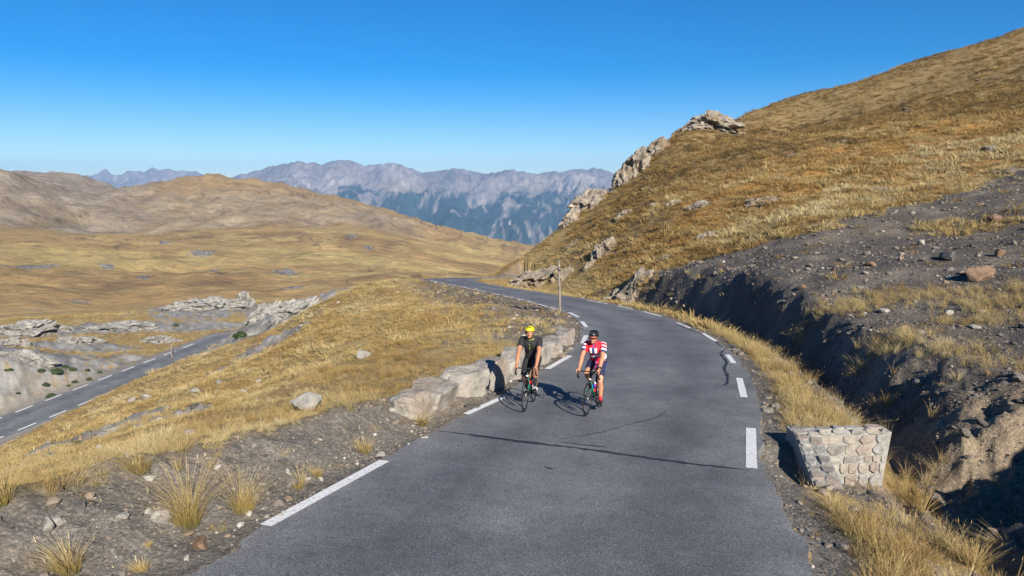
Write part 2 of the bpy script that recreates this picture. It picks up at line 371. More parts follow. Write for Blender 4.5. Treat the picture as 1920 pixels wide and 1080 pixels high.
# the cut and the fill of the upper road
near = (RF < 115) & (Y > -45)
xn, yn = X[near], Y[near]
dL, iL = poly_dist(xn, yn, LE); dR, iR = poly_dist(xn, yn, RE); dR = -dR   # dL>0 left of the left edge, dR>0 right of the right edge
yL = np.interp(iL, np.arange(len(LE)), LE[:, 1]); yR = np.interp(iR, np.arange(len(RE)), RE[:, 1])
sL = iL/len(LE); sR = iR/len(RE)
leftside = (dL > 0) & (np.abs(dL) <= np.abs(dR)+0); rightside = (dR > 0) & (np.abs(dR) < np.abs(dL))
inside = ~(leftside | rightside)
past = (iL > len(LE)-1.02) | (iR > len(RE)-1.02)
leftside &= ~past; rightside &= ~past; inside &= ~past
zn = Z[near]; znew = zn.copy()
znew[inside] = zroad(yn[inside])-.03
# left: shoulder, berm, embankment
ck = [-30, 5, 7, 9, 12, 14.5, 17, 22, 26, 40, 90]
cc = np.interp(yL, ck, [2.6, 2.7, 2.45, 2.2, 1.65, 1.4, 1.3, 1.2, .7, .6, .6]); ch = np.interp(yL, ck, [.6, .68, .68, .62, .5, .38, .36, .3, .06, .02, 0])
lump = .22*fbm(xn/1.7, yn/1.7, 91, 4, .6)+.05*fbm(xn/.35, yn/.35, 92, 3, .6)
pl = np.where(dL < cc, ch*sstep(.12, 1, dL/cc), ch-(dL-cc)*np.interp(yL, ck, [.7, .8, .8, .75, .7, .6, .5, .45, .4, .35, .35]))
zl_ = zroad(yL)-.03*sstep(0, .15, dL)+pl+lump*sstep(.25, 1.3, dL)
k = np.where(dL < cc, zl_, np.maximum(zl_, zn)); znew[leftside] = k[leftside]
# right: verge, ditch, cut bank
vk = [-30, 4, 7, 10, 12.5, 14.5, 18, 24, 32, 42, 55, 70, 90]
vw = np.interp(yR, vk, [1.5, 2.1, 1.9, 1.35, 1.3, 1.5, 1.6, 1.3, 1.2, 1.1, .9, .9, .9])
dd = np.interp(yR, vk, [.6, 1.6, 1.6, 1.2, .9, .85, .7, .55, .45, .35, .15, .1, .1])
bs = np.interp(yR, vk, [1., .9, .9, .6, .5, .65, 1.15, 1.9, 2.2, 1.8, 1, .8, .8])
vz = -.04-.10*sstep(.3, 1, dR/vw)
pr = np.where(dR < vw, vz, np.where(dR < vw+1.1, vz-dd*sstep(0, 1, (dR-vw)/1.1), vz-dd+bs*(dR-vw-1.1)))
rough = .95*(ridged(xn/3.1, yn/3.1, 95, 5)-.55)+.3*(ridged(xn/.9, yn/1.3, 97, 4)-.55)+.16*fbm(xn/.4, yn/.4, 96, 3, .6)
pr2 = zroad(yR)+pr+lump*.5*sstep(.2, 1, dR)
bank = pr2+rough*sstep(0, 1.2, dR-vw-1.0)
k = np.where(dR < vw+1.1, pr2, np.where(yR > 71, zn, smin(np.maximum(zn, zroad(yR)-.4-dd), bank, .8))); znew[rightside] = k[rightside]
# the ravine that runs down from the right to the culvert
ax, ay = 5.3, 11.6; hx, hy = .985, -.17
s_ = (xn-ax)*hx+(yn-ay)*hy; t_ = -(xn-ax)*hy+(yn-ay)*hx
rav = np.interp(s_, [-1, 1.0, 3.0, 20], [-.6, -.62, -1.25, -.55])+np.maximum(np.abs(t_)-np.where((t_ > 0) & (s_ < 1.8), 1.1, .45), 0)*np.where(t_ > 0, np.where(s_ < 1.6, 4., .66), 2.0)+.5*(ridged(xn/1.9, yn/1.9, 99, 4)-.55)*sstep(.3, 1.5, np.abs(t_))+.22*(ridged(xn/.5, yn/1.4, 94, 4)-.5)*sstep(.4, 1.2, np.abs(t_))+.06*fbm(xn/.3, yn/.3, 98, 3)
rv = (s_ > -.6) & (dR > np.where((yn > 10.1) & (yn < 12.7), 1.1, np.minimum(vw, 1.5)))
rv |= (xn > 5.05) & (xn < 6.6) & (yn > 10.3) & (yn < 12.7)
znew[rv] = np.minimum(znew, rav)[rv]
cm = sstep(.75, .3, np.maximum(np.abs(xn-4.75)/1.0, np.abs(yn-11.5)/1.6)); znew -= cm*.22*(xn > 4.0)
Z[near] = znew
# the bench of the lower road
ml = (RF > 45) & (RF < 230) & (X < 10)
d1, i1 = poly_dist(X[ml], Y[ml], LC); ad = np.abs(d1)
zc = np.interp(i1, np.arange(len(LC)), LC[:, 2])
hw = 3.9
lo = zc-.12-np.maximum(ad-hw-1.2, 0)*.55; hi = np.where(d1 < 0, zc-.12+np.clip(ad-hw-2.2, 0, 9)*.22+np.maximum(ad-hw-11.2, 0)*.9, zc-.12+np.maximum(ad-hw-1.0, 0)*.7)
Z[ml] = np.clip(Z[ml], lo, hi)

def interp_grid(field, x, y):
    a = np.arctan2(x, y); r = np.hypot(x, y)
    fa = np.interp(a, az, np.arange(NA)); fr = np.interp(np.log(np.maximum(r, rr[0])), np.log(rr), np.arange(NR))
    i = np.clip(fa.astype(int), 0, NA-2); j = np.clip(fr.astype(int), 0, NR-2); u = fa-i; v = fr-j
    g = field.reshape(NR, NA)
    return (g[j, i]*(1-u)+g[j, i+1]*u)*(1-v)+(g[j+1, i]*(1-u)+g[j+1, i+1]*u)*v
def ground_z(x, y): return float(interp_grid(Z, np.array([x]), np.array([y]))[0])
def drop(px, py, r): 
    p = at_range(px, py, r); return np.array([p[0], p[1], ground_z(p[0], p[1])])
def hit(px, py, r0=3., r1=4000.):
    """where the sight line through a picture point meets the ground"""
    d = ray(px, py); hd = math.hypot(d[0], d[1]); r = np.geomspace(r0, r1, 6000); s = r/hd
    zz = interp_grid(Z, d[0]*s, d[1]*s); below = np.nonzero(CZ+d[2]*s < zz)[0]
    k = below[0] if len(below) else len(r)-1
    return np.array([d[0]*s[k], d[1]*s[k], zz[k]])

# ------------------------------------------------------------------ ground colours (the ground's own), and cover masks
def full(mask, val, fill=0.0):
    o = np.full(len(X), fill); o[mask] = val; return o
DL = full(near, np.where(leftside, dL, 999.), 999.); DR = full(near, np.where(rightside, dR, 999.), 999.); INS = full(near, inside*1.0)
YL = full(near, yL); YR = full(near, yR); CC = full(near, cc)
DLOW = full(ml, ad, 999.)
n_l = fbm(X/9, Y/9, 3, 5, .6); n_m = fbm(X/2.2, Y/2.2, 4, 4, .6); n_x = fbm(X/60, Y/60, 6, 5, .6); n_h = fbm(X/260, Y/420, 8, 5, .6)
golden = np.array([.31, .228, .1]); orange = np.array([.255, .162, .072]); straw = np.array([.42, .32, .15]); olive = np.array([.15, .115, .05]); brown = np.array([.17, .11, .055])
shale_c = np.array([.1, .09, .08]); gravel_c = np.array([.165, .153, .136]); grey_c = np.array([.3, .245, .185]); lime_c = np.array([.34, .336, .326])
def lerp(a, b, t): return a*(1-t[:, None])+b*t[:, None]
colr = np.tile(golden, (len(X), 1))
colr = lerp(colr, orange, sstep(-.1, .35, n_l)*.8)
colr = lerp(colr, brown, sstep(.05, .5, n_x+.4*n_l)*.6)
righthill = sstep(2, 10, X-Y*.02)*sstep(200, 160, RF)
colr = lerp(colr, lerp(np.tile(np.array([.23, .16, .075]), (len(X), 1)), np.array([.16, .12, .055]), sstep(-.1, .4, n_l)), righthill*.75)
# valley: golden bands and duller brown
vly = sstep(180, 300, RF)
band = fbm(X/500, Y/110, 21, 4, .6)
vcol = lerp(np.tile(np.array([.38, .255, .11]), (len(X), 1)), np.array([.47, .355, .145]), sstep(-.12, .3, band))
vcol = lerp(vcol, np.array([.17, .125, .06]), sstep(.1, .45, n_h)*.6)
vcol = lerp(vcol, np.array([.47, .36, .15]), sstep(.05, .4, fbm(X/160, Y/60, 24, 5, .65))*.75); vcol = lerp(vcol, np.array([.24, .155, .078]), sstep(.08, .4, fbm(X/70, Y/110, 25, 5, .65))*.7)
colr = lerp(colr, vcol, vly)
# grey scree hills
azf = np.arctan2(X, Y)
streak = 1.9*fbm(X/34, Y/110, 61, 7, .75)
gcol = lerp(np.tile(grey_c, (len(X), 1)), np.array([.38, .325, .26]), sstep(0, .5, streak)); gcol = lerp(gcol, np.array([.22, .165, .1]), sstep(.05, .45, -streak)*.8)
wob_ = 120*n_h+70*fbm(X/90, Y/90, 33, 5, .65)
greyness = sstep(985, 1090, RF+wob_)*sstep(-.18+.03*n_h, -.12, -azf*.55-.22+.0*azf)*sstep(1480, 1330, RF+wob_)
greyness *= sstep(-.35, .15, n_h+.35+.5*streak)
leftgrey = sstep(900, 1020, RF+60*n_h)*sstep(-.42, -.47, azf+.05*n_h)
farbrown = sstep(1900, 2100, RF)
topc = lerp(np.tile(np.array([.33, .23, .115]), (len(X), 1)), np.array([.24, .155, .09]), sstep(-.1, .35, n_h+.3*streak))
colr = lerp(colr, topc, sstep(1250, 1450, RF+wob_)*.85)
colr = lerp(colr, gcol, np.clip(np.maximum(greyness*.62, np.maximum(leftgrey*.8, farbrown*.7)), 0, 1))
stony = np.zeros(len(X)); grassd = np.ones(len(X))
# shale field on the right
SH = [at_range(*p)[:2] for p in [(2150, 260, 72), (1920, 318, 60), (1720, 395, 49), (1540, 455, 43), (1400, 478, 44.5), (1262, 500, 47), (1200, 552, 45)]]+[(9, 33), (7.2, 22), (7, 12), (6, 6), (9, -4), (30, -4)]
shm = inpoly(X, Y, SH, 4.5, .22) & (RF < 110)
shm = shm.astype(float)*sstep(.9, 1.5, np.minimum(DR, 50))
bankm = full(near, rightside*sstep(vw+.5, vw+1.3, dR)*sstep(.25, -.25, k-0-zn), 0)
sh = np.clip(np.maximum(np.maximum(shm, bankm*sstep(60, 40, RF)), sstep(.6, .75, DR)*sstep(1.05, .9, np.maximum(np.abs(X-5.7)/1.2, np.abs(Y-11.4)/1.3))), 0, 1)
shc = lerp(np.tile(shale_c, (len(X), 1)), np.array([.18, .157, .13]), sstep(-.1, .4, n_m+.5*n_l)); shc = lerp(shc, np.array([.17, .13, .09]), sstep(.2, .5, n_l)*.7)
md = blob(1790, 800, 15.6, 3.2, 2.4, .4, 7); shc = lerp(shc, np.array([.25, .2, .14]), md*.8)
colr = lerp(colr, shc, sh); stony = np.maximum(stony, sh)
grassd *= 1-sh*.97
# shoulders
gs = sstep(1.0, .6, DL/np.maximum(CC, .3)*.82+.12*n_m)*(YL < 24)+sstep(1.3, .5, DL+.4*n_m)*(YL >= 24)
gfar = (YL > 26)*sstep(5.5, 2.0, DL+4*n_m+2*n_l)*sstep(80, 60, YL)*.85
gs = np.clip(np.maximum(gs, gfar), 0, 1)
gc = lerp(np.tile(gravel_c, (len(X), 1)), np.array([.13, .122, .112]), sstep(0, .35, n_m)); gc = lerp(gc, np.array([.2, .165, .125]), sstep(.1, .5, -n_m)*.8)
gc = lerp(gc, np.array([.22, .175, .12]), sstep(24, 32, YL)*.6)
colr = lerp(colr, gc, gs); stony = np.maximum(stony, gs); grassd *= 1-gs*.98
gr = sstep(.75, .25, DR+.35*n_m); gr = np.maximum(gr, .8*sstep(.05, .25, fbm(X/.9, Y/.9, 44, 3))*(DR < 2.4)*(YR < 13)*(YR > 3))
colr = lerp(colr, gc, gr); stony = np.maximum(stony, gr); grassd *= 1-gr*.95
lg = sstep(7.0, 5.2, DLOW+.8*n_m); colr = lerp(colr, gravel_c*1.35, lg); grassd *= 1-sstep(5.2, 4.4, DLOW)*1.0; grassd *= 1-.9*lg; stony = np.maximum(stony, lg*.5)
# pale limestone pavements in the valley and along the spur
rk = np.zeros(len(X))
for px, py, r, rx, ry in [(40, 622, 165, 13, 9), (70, 705, 118, 17, 13), (20, 735, 100, 10, 12), (230, 625, 172, 14, 10), (150, 655, 140, 8, 6), (380, 590, 205, 15, 22), (455, 562, 235, 8, 16), (340, 612, 172, 14, 9), (560, 590, 84, 8, 9), (500, 610, 86, 9, 8), (420, 650, 96, 9, 12), (560, 556, 92, 8, 5), (120, 808, 34, 1.6, 2.2), (205, 800, 32, 1.5, 2.4), (262, 782, 33, 1.3, 2), (70, 872, 24, 1.1, 1.8), (330, 790, 27, 1.2, 1.6), (420, 690, 60, 3, 3), (520, 650, 66, 3, 4), (377, 478, 725, 11, 12), (400, 505, 620, 3, 26), (200, 499, 640, 6, 7), (530, 505, 610, 12, 20), (310, 460, 800, 6, 7), (85, 590, 300, 9, 14), (645, 440, 930, 5, 9), (540, 535, 470, 12, 10), (145, 560, 420, 6, 8), (270, 518, 590, 5, 9), (415, 462, 790, 4, 5), (660, 455, 860, 6, 14), (690, 470, 800, 5, 10), (60, 505, 620, 18, 14)]:
    rk = np.maximum(rk, blob(px, py, r, rx, ry, .45, seed=int(px) % 50))
crk = fbm(X/3, Y/3, 13, 4, .65)
rk *= sstep(-.42, -.2, crk)*sstep(5, 6.5, DLOW)
colr = lerp(colr, lerp(np.tile(lime_c*.9, (len(X), 1)), lime_c*np.array([.55, .52, .46]), sstep(-.15, .3, crk+.5*fbm(X/.9, Y/.9, 14, 3))), rk); grassd *= 1-rk
Z += rk*(1.1*(ridged(X/5.5, Y/5.5, 77, 5)-.5)*sstep(30, 70, RF)+.5*(ridged(X/2.1, Y/2.1, 78, 5)-.5))*sstep(400, 250, RF); stony = np.maximum(stony, rk*.8)
# thin gullies and cattle tracks scratched into the valley slopes
val = (RF > 230) & (RF < 1500) & (X < 60)
rl = np.abs(fbm(X[val]/60, Y[val]/170, 83, 4, .5)); tr = sstep(.03, .008, rl)*sstep(.0, .25, fbm(X[val]/300, Y[val]/300, 84, 2))
c_ = colr[val]; colr[val] = lerp(c_, np.array([.13, .085, .06]), tr*.7)
# orange heath band on the hill
ob = np.zeros(len(X))
for px, py, r, rx, ry in [(1560, 330, 66, 18, 7), (1700, 300, 70, 12, 7), (1850, 245, 82, 16, 7), (1400, 420, 55, 9, 7)]: ob = np.maximum(ob, blob(px, py, r, rx, ry, .4, 3, rot=.35))
colr = lerp(colr, np.array([.34, .18, .05]), ob*.8*(1-sh))
pb = np.zeros(len(X))
for px, py, r, rx, ry in [(1900, 275, 68, 9, 5), (1760, 350, 57, 9, 4), (1640, 400, 50, 8, 3.5), (1560, 440, 46, 5, 3), (1830, 320, 60, 6, 4)]: pb = np.maximum(pb, blob(px, py, r, rx, ry, .4, 4, rot=.35))
stk = fbm((X+.55*Y)/2.6, (Y-.55*X)/17, 23, 4, .6)
TONE = np.clip(.64+.3*n_l+.2*n_m+.42*stk, .12, 1)
TONE = TONE*(1-righthill)+righthill*np.clip(.38+.36*n_l+.62*n_m+.2*ob+.3*pb, 0, .88)
verge = (DR < 4)*1.0; TONE = np.where(DR < 4.5, np.clip(.66+.3*n_m, .3, 1), TONE)
grassd *= 1-.93*sstep(1.1, .8, np.maximum(np.abs(X-5.3)/1.4, np.abs(Y-11.2)/1.75))

# tussocks that grow in the shale
tus = np.zeros(len(X))
for px, py, r, rx, ry in [(1640, 555, 27.5, 2.2, 1.3), (1890, 560, 27, 1.6, 1.5), (1700, 845, 15.5, .5, .5), (1905, 680, 20, 1, .8), (1650, 640, 22.5, .8, .6), (1800, 420, 42, 2.5, 1.5), (1840, 600, 24.5, 1.2, .7), (1780, 660, 21, .8, .6), (1700, 640, 22, .6, .5)]: tus = np.maximum(tus, blob(px, py, r, rx, ry, .6, 2))
TONE = np.where(tus > .3, .72+.2*n_m, TONE); grassd = np.clip(np.maximum(grassd, tus*.8), 0, 1)

faces = (np.arange(NR-1)[:, None]*NA+np.arange(NA-1)[None]).ravel()
F = np.stack([faces, faces+1, faces+1+NA, faces+NA], 1)
F = F[:, ::-1]
me = mesh_np('ground', np.stack([X, Y, Z], 1), F)
a_ = me.attributes.new('basecol', 'FLOAT_COLOR', 'POINT'); a_.data.foreach_set('color', np.c_[np.clip(colr, 0, 1), np.ones(len(X))].astype(np.float32).ravel())
a_ = me.attributes.new('stony', 'FLOAT', 'POINT'); a_.data.foreach_set('value', np.clip(stony, 0, 1).astype(np.float32))
tag(link_mesh('ground', me, M['terrain']), 'dry grass hillside and golden valley around the mountain road', kind='structure')

# ------------------------------------------------------------------ far mountains
maz = np.radians(np.concatenate([np.arange(-80, -32, .5), np.arange(-32, 14, .09), np.arange(14, 60, .5)]))
mr = np.linspace(5600, 15500, 300)
MA, MR = np.meshgrid(maz, mr); mx = (MR*np.sin(MA)).ravel(); my = (MR*np.cos(MA)).ravel(); MRf = MR.ravel(); MAf = MA.ravel()
def sky_h(pts, r, a):
    P = [at_range(px, py, r) for px, py in pts]; aa = [math.atan2(p[0], p[1]) for p in P]; return np.interp(a, aa, [p[2] for p in P])
SK1 = [(-1500, 420), (300, 420), (420, 345), (440, 330), (470, 325), (500, 315), (530, 307), (560, 302), (600, 308), (640, 298), (660, 302), (690, 310), (735, 306), (760, 312), (790, 324), (820, 321), (850, 316), (880, 320), (910, 327), (935, 322), (962, 318), (1000, 326), (1040, 322), (1065, 321), (1090, 317), (1110, 314), (1135, 319), (1160, 330), (1300, 335), (1800, 340), (2600, 400)]
SK2 = [(-1500, 330), (-300, 330), (100, 335), (170, 331), (200, 321), (225, 324), (245, 322), (272, 317), (300, 321), (340, 320), (372, 327), (420, 345), (700, 330), (2600, 330)]
jag = 34*(ridged(MAf*70, 0*MAf+.3, 221, 4)-.62)
h1 = sky_h(SK1, 10500, MAf)+jag; h2 = sky_h(SK2, 14000, MAf)+jag*.8
wx = mx+500*fbm(mx/1500, my/1500, 201, 3); wy = my+500*fbm(mx/1500+9, my/1500, 202, 3)
spur = .55*ridged(wx/1900, wy/2600, 203, 6)+.45*ridged(wx/760, wy/1700, 204, 6)
base = -760+40*fbm(mx/900, my/900, 205, 4)
t1 = np.clip(1-np.abs(MRf-10500)/np.where(MRf < 10500, 4300, 2600), 0, 1); t2 = np.clip(1-np.abs(MRf-14000)/2600, 0, 1)
e1 = base+(h1-base)*t1**.85+(spur-.62)*950*np.clip(t1*(1-t1)*4, 0, 1)*.9; e2 = base+(h2-base)*t2**.8+(spur-.6)*500*np.clip(t2*(1-t2)*4, 0, 1)*.4
e1 = np.where(MRf < 10500, e1, np.minimum(e1, h1-.05*(MRf-10500)))
mz = np.maximum(e1, e2)+16*(ridged(mx/190, my/260, 206, 4)-.5)+ (ridged(mx/420, my/620, 208, 6)-.55)*150*np.clip(1.15-t1, .16, 1)
# no spur in front may stand above the skyline
cap = CZ+(h1-CZ)*MRf/10500; mz = np.where(MRf < 10300, np.minimum(mz, cap-8-15*(10500-MRf)/4000), mz)
mn = fbm(mx/500, my/800, 211, 5, .6); gul = ridged(wx/420, wy/900, 212, 4)
mcol = lerp(np.tile(np.array([.175, .152, .14]), (len(mx), 1)), np.array([.265, .235, .215]), sstep(-.1, .35, mn))
mcol = lerp(mcol, np.array([.27, .22, .13]), sstep(.1, .4, fbm(mx/1300, my/1300, 215, 4))*sstep(250, -100, mz)*.7)
fz = mz+470*fbm(wx/420, wy/1500, 213, 6, .65)+120*fbm(mx/130, my/260, 217, 4, .7)
forest = sstep(-70, -130, fz)*sstep(.86, .72, ridged(wx/210, wy/1300, 212, 5)+.16*mn)
mcol = lerp(mcol, np.array([.018, .038, .032]), forest)
mcol = lerp(mcol, np.array([.36, .33, .3]), (1-forest)*sstep(.78, .92, ridged(wx/240, wy/1300, 219, 4))*sstep(150, -150, mz)*.7)
NAm, NRm = len(maz), len(mr)
fm = (np.arange(NRm-1)[:, None]*NAm+np.arange(NAm-1)[None]).ravel(); Fm = np.stack([fm, fm+NAm, fm+1+NAm, fm+1], 1)
me = mesh_np('distant_mountains', np.stack([mx, my, mz], 1), Fm)
a_ = me.attributes.new('basecol', 'FLOAT_COLOR', 'POINT'); a_.data.foreach_set('color', np.c_[mcol, np.ones(len(mx))].astype(np.float32).ravel())
tag(link_mesh('distant_mountains', me, M['mountain']), 'hazy blue grey mountain range with dark forest on its lower slopes', kind='structure')
bm = bmesh.new(); bmesh.ops.create_cube(bm, size=1); me = bpy.data.meshes.new('haze'); bm.to_mesh(me); bm.free()
hz = link_mesh('haze', me); hz.scale = (36000, 36000, 1720); hz.location = (0, 0, -300)
hm = bpy.data.materials.new('thin_blue_haze'); hm.use_nodes = True; hm.node_tree.nodes.remove(hm.node_tree.nodes['Principled BSDF'])
pv = hm.node_tree.nodes.new('ShaderNodeVolumePrincipled'); pv.inputs['Color'].default_value = (.34, .6, 1, 1); pv.inputs['Density'].default_value = HAZE_DENSITY; pv.inputs['Anisotropy'].default_value = 0
hm.node_tree.links.new(pv.outputs[0], hm.node_tree.nodes['Material Output'].inputs['Volume']); me.materials.append(hm)
tag(hz, 'thin blue haze over the far mountains', kind='stuff')

# ------------------------------------------------------------------ road surfaces, lines, seams
def strip(name, A, B, mat, zA, zB, nac=10, parent=None, skirt=.12, lift=0.0, jit=0.0):
    n = len(A); us = np.linspace(0, 1, nac+1); V = []; ac = []
    for i in range(n):
        ja = jit*mnoise.noise(Vector((A[i, 0]*1.3, A[i, 1]*1.3, 1)))+jit*.6*mnoise.noise(Vector((A[i, 0]*4, A[i, 1]*4, 1))); jb = jit*mnoise.noise(Vector((B[i, 0]*1.3, B[i, 1]*1.3, 5)))+jit*.6*mnoise.noise(Vector((B[i, 0]*4, B[i, 1]*4, 3)))
        d = (B[i, :2]-A[i, :2]); d = d/np.linalg.norm(d)
        a = np.array([*(A[i, :2]+d*ja), zA[i]+lift]); b = np.array([*(B[i, :2]+d*jb), zB[i]+lift])
        V.append([a[0]-d[0]*.02, a[1]-d[1]*.02, a[2]-skirt]); ac.append(0)
        for u in us: V.append(a*(1-u)+b*u); ac.append(u)
        V.append([b[0]+d[0]*.02, b[1]+d[1]*.02, b[2]-skirt]); ac.append(1)
    k = nac+3; f = (np.arange(n-1)[:, None]*k+np.arange(k-1)[None]).ravel(); Fq = np.stack([f, f+1, f+1+k, f+k], 1)
    me = mesh_np(name, np.array(V, float), Fq, False); a_ = me.attributes.new('across', 'FLOAT', 'POINT'); a_.data.foreach_set('value', np.array(ac, np.float32))
    return link_mesh(name, me, mat, parent)
# pair the edges by nearest-normal stepping so that quads stay square to the road
def pair(L, Rr):
    i = j = 0; a, b = [L[0]], [Rr[0]]
    while i < len(L)-1 or j < len(Rr)-1:
        if i == len(L)-1: j += 1
        elif j == len(Rr)-1: i += 1
        else:
            if np.linalg.norm(L[i+1][:2]-Rr[j][:2]) < np.linalg.norm(L[i][:2]-Rr[j+1][:2]): i += 1
            else: j += 1
        a.append(L[i]); b.append(Rr[j])
    a = np.array(a); b = np.array(b); ker = np.ones(7)/7
    return a, b
PA, PB = pair(LE, RE)
road = strip('road', PA, PB, M['asphalt'], zroad(PA[:, 1]), zroad(PB[:, 1]), 12, jit=.09)
tag(road, 'narrow grey asphalt road curving left round the hill', kind='structure')
def ribbon(name, P, width, mat, parent, lift=.004, zf=zroad, jit=0., taper=False, seed=0):
    """a flat painted or sealed strip lying on a road along world points P"""
    P = np.array(P, float); n = len(P); T = np.gradient(P[:, :2], axis=0); T /= np.linalg.norm(T, axis=1)[:, None]+1e-9
    Nn = np.stack([-T[:, 1], T[:, 0]], 1); V = []
    for i in range(n):
        wd = width*(1+jit*mnoise.noise(Vector((P[i, 0]*5+seed, P[i, 1]*5, seed))))
        if taper: wd *= min(1, .25+1.5*min(i, n-1-i)/n*3)
        for s in (-.5, .5):
            q = P[i, :2]+Nn[i]*wd*s; V.append([q[0], q[1], (zf(q[1]) if zf else P[i, 2])+lift])
    f = np.arange(n-1)*2; me = mesh_np(name, np.array(V), np.stack([f, f+2, f+3, f+1], 1))
    return link_mesh(name, me, mat, parent)
def dash(p, q, width=.13, n=6, mid=None):
    pts = [on_road(*p)[:2]]+([on_road(*mid)[:2]] if mid else [])+[on_road(*q)[:2]]
    return ribbon('edge_line_dash', resample(np.array(pts), n), width, M['paint'], road, .006, jit=.12, seed=p[0])
dash((498, 985.5), (721, 864), .18); dash((873, 777), (943, 745), .16); dash((1026, 692), (1069, 667), .17)
dash((1092, 644), (1099, 629), .17); dash((1100, 613.5), (1091, 603), .17); dash((1085, 594.5), (1067, 586), .17)
dash((1409, 878), (1408, 803), .17); dash((1395, 745), (1386, 709), .16); dash((1376, 681), (1364, 665), .15); dash((1343, 640), (1318, 625), .15); dash((1294, 615), (1270, 605), .14); dash((1240, 593), (1206, 584), .14); dash((1187, 579.5), (1158, 573.5), .14); dash((1140, 570), (1100, 562.5), .12)
far_line = catmull([on_road(*p)[:2] for p in [(1052, 581), (1030, 576), (990, 565), (950, 556), (900, 545), (850, 535), (820, 529.3), (806, 525.5)]], 24)
for i in range(0, len(far_line)-11, 13):
    ribbon('edge_line_dash', far_line[i:i+11], .17, M['paint'], road, .006, jit=.1, seed=i)
def seam(pts, width, seed=0, taper=True):
    P = catmull([on_road(*p)[:2] for p in pts], 14)
    for i in range(len(P)): P[i] += np.array([mnoise.noise(Vector((i*.35, seed, 0))), mnoise.noise(Vector((i*.35, seed, 9)))])*width*.5
    return ribbon('tar_seam', P, width, M['tar'], road, .005, jit=.9, taper=taper, seed=seed)
seam([(822, 808), (900, 818), (980, 829), (1080, 840), (1180, 854), (1290, 869), (1405, 882)], .085, 1)
seam([(880, 814), (950, 824), (1010, 830)], .05, 2); seam([(1050, 829), (1100, 835), (1140, 839)], .04, 3)
seam([(1045, 824), (1120, 812), (1180, 796), (1230, 783), (1250, 770)], .025, 4)
seam([(1362, 652), (1352, 664), (1362, 678), (1358, 692), (1364, 704), (1362, 720), (1350, 722)], .07, 6)
seam([(1355, 652), (1340, 640), (1318, 628), (1290, 617), (1265, 608)], .05, 7)
seam([(1020, 875), (1030, 878), (1037, 880)], .03, 8)
seam([(1060, 584), (1080, 583.5)], .09, 9); seam([(925, 548), (935, 548.3)], .1, 10)


lowA = resample(LOWF, 90); lowB = resample(LOWN, 90)
lroad = strip('lower_road', lowA, lowB, M['asphalt'], lowA[:, 2], lowB[:, 2], 8, lift=.06, jit=.1)
tag(lroad, 'lower hairpin stretch of grey asphalt road on the left', kind='structure')
for line, gap0 in ((resample(LINEN, 200), 0), (resample(LINEF, 200), 3)):
    for i in range(gap0, 190, 7):
        ribbon('edge_line_dash', line[i:i+5], .24, M['paint'], lroad, .068, zf=None, jit=.1, seed=i)

# ------------------------------------------------------------------ rocks
_ico = {}
def ico(sub):
    if sub not in _ico:
        bm = bmesh.new(); bmesh.ops.create_icosphere(bm, subdivisions=sub, radius=1)
        _ico[sub] = (np.array([v.co[:] for v in bm.verts]), np.array([[v.index for v in f.verts] for f in bm.faces])); bm.free()
    return _ico[sub]
def rock_geo(seed, size, sub=4, planes=13, rough=.06, boxy=0.0, rot=0.0, flat=.0):
    """a quarried or weathered lump: a ball cut by random planes, then roughened"""
    v, f = ico(sub); r_ = np.random.default_rng(seed)
    n = r_.normal(size=(planes, 3)); n /= np.linalg.norm(n, axis=1)[:, None]; d = r_.uniform(.56, .9, planes)
    if boxy:
        bx = np.array([[1, 0, 0], [-1, 0, 0], [0, 1, 0], [0, -1, 0], [0, 0, 1], [0, 0, -1]], float)+r_.normal(size=(6, 3))*.13
        bx /= np.linalg.norm(bx, axis=1)[:, None]; n = np.vstack([n, bx]); d = np.r_[d*.5+.46, r_.uniform(.6, .74, 6)]
    c = np.maximum(v@n.T, 1e-3); rad = np.minimum((d/c).min(1), 1.25)
    p = v*rad[:, None]; o = r_.uniform(0, 99, 3)
    nz = np.array([mnoise.fractal(Vector(q*1.6+o), .9, 2.1, 5) for q in p]) if len(v) < 3000 else np.array([mnoise.fractal(Vector(q*1.6+o), .9, 2.1, 4) for q in p])
    p = p*(1+rough*nz)[:, None]*np.array(size)
    cr, sr = math.cos(rot), math.sin(rot); q = p.copy(); q[:, 0] = p[:, 0]*cr-p[:, 1]*sr; q[:, 1] = p[:, 0]*sr+p[:, 1]*cr
    return q, f
def flat_shade(me, ang=28):
    me.polygons.foreach_set('use_smooth', np.zeros(len(me.polygons), bool))
def rock(name, loc, size, mat, label, cat, group=None, seed=0, sub=4, **kw):
    v, f = rock_geo(seed, size, sub, **kw); me = mesh_np(name, v, f, False)
    o = link_mesh(name, me, mat); o.location = Vector(loc); tag(o, label, cat, group); return o

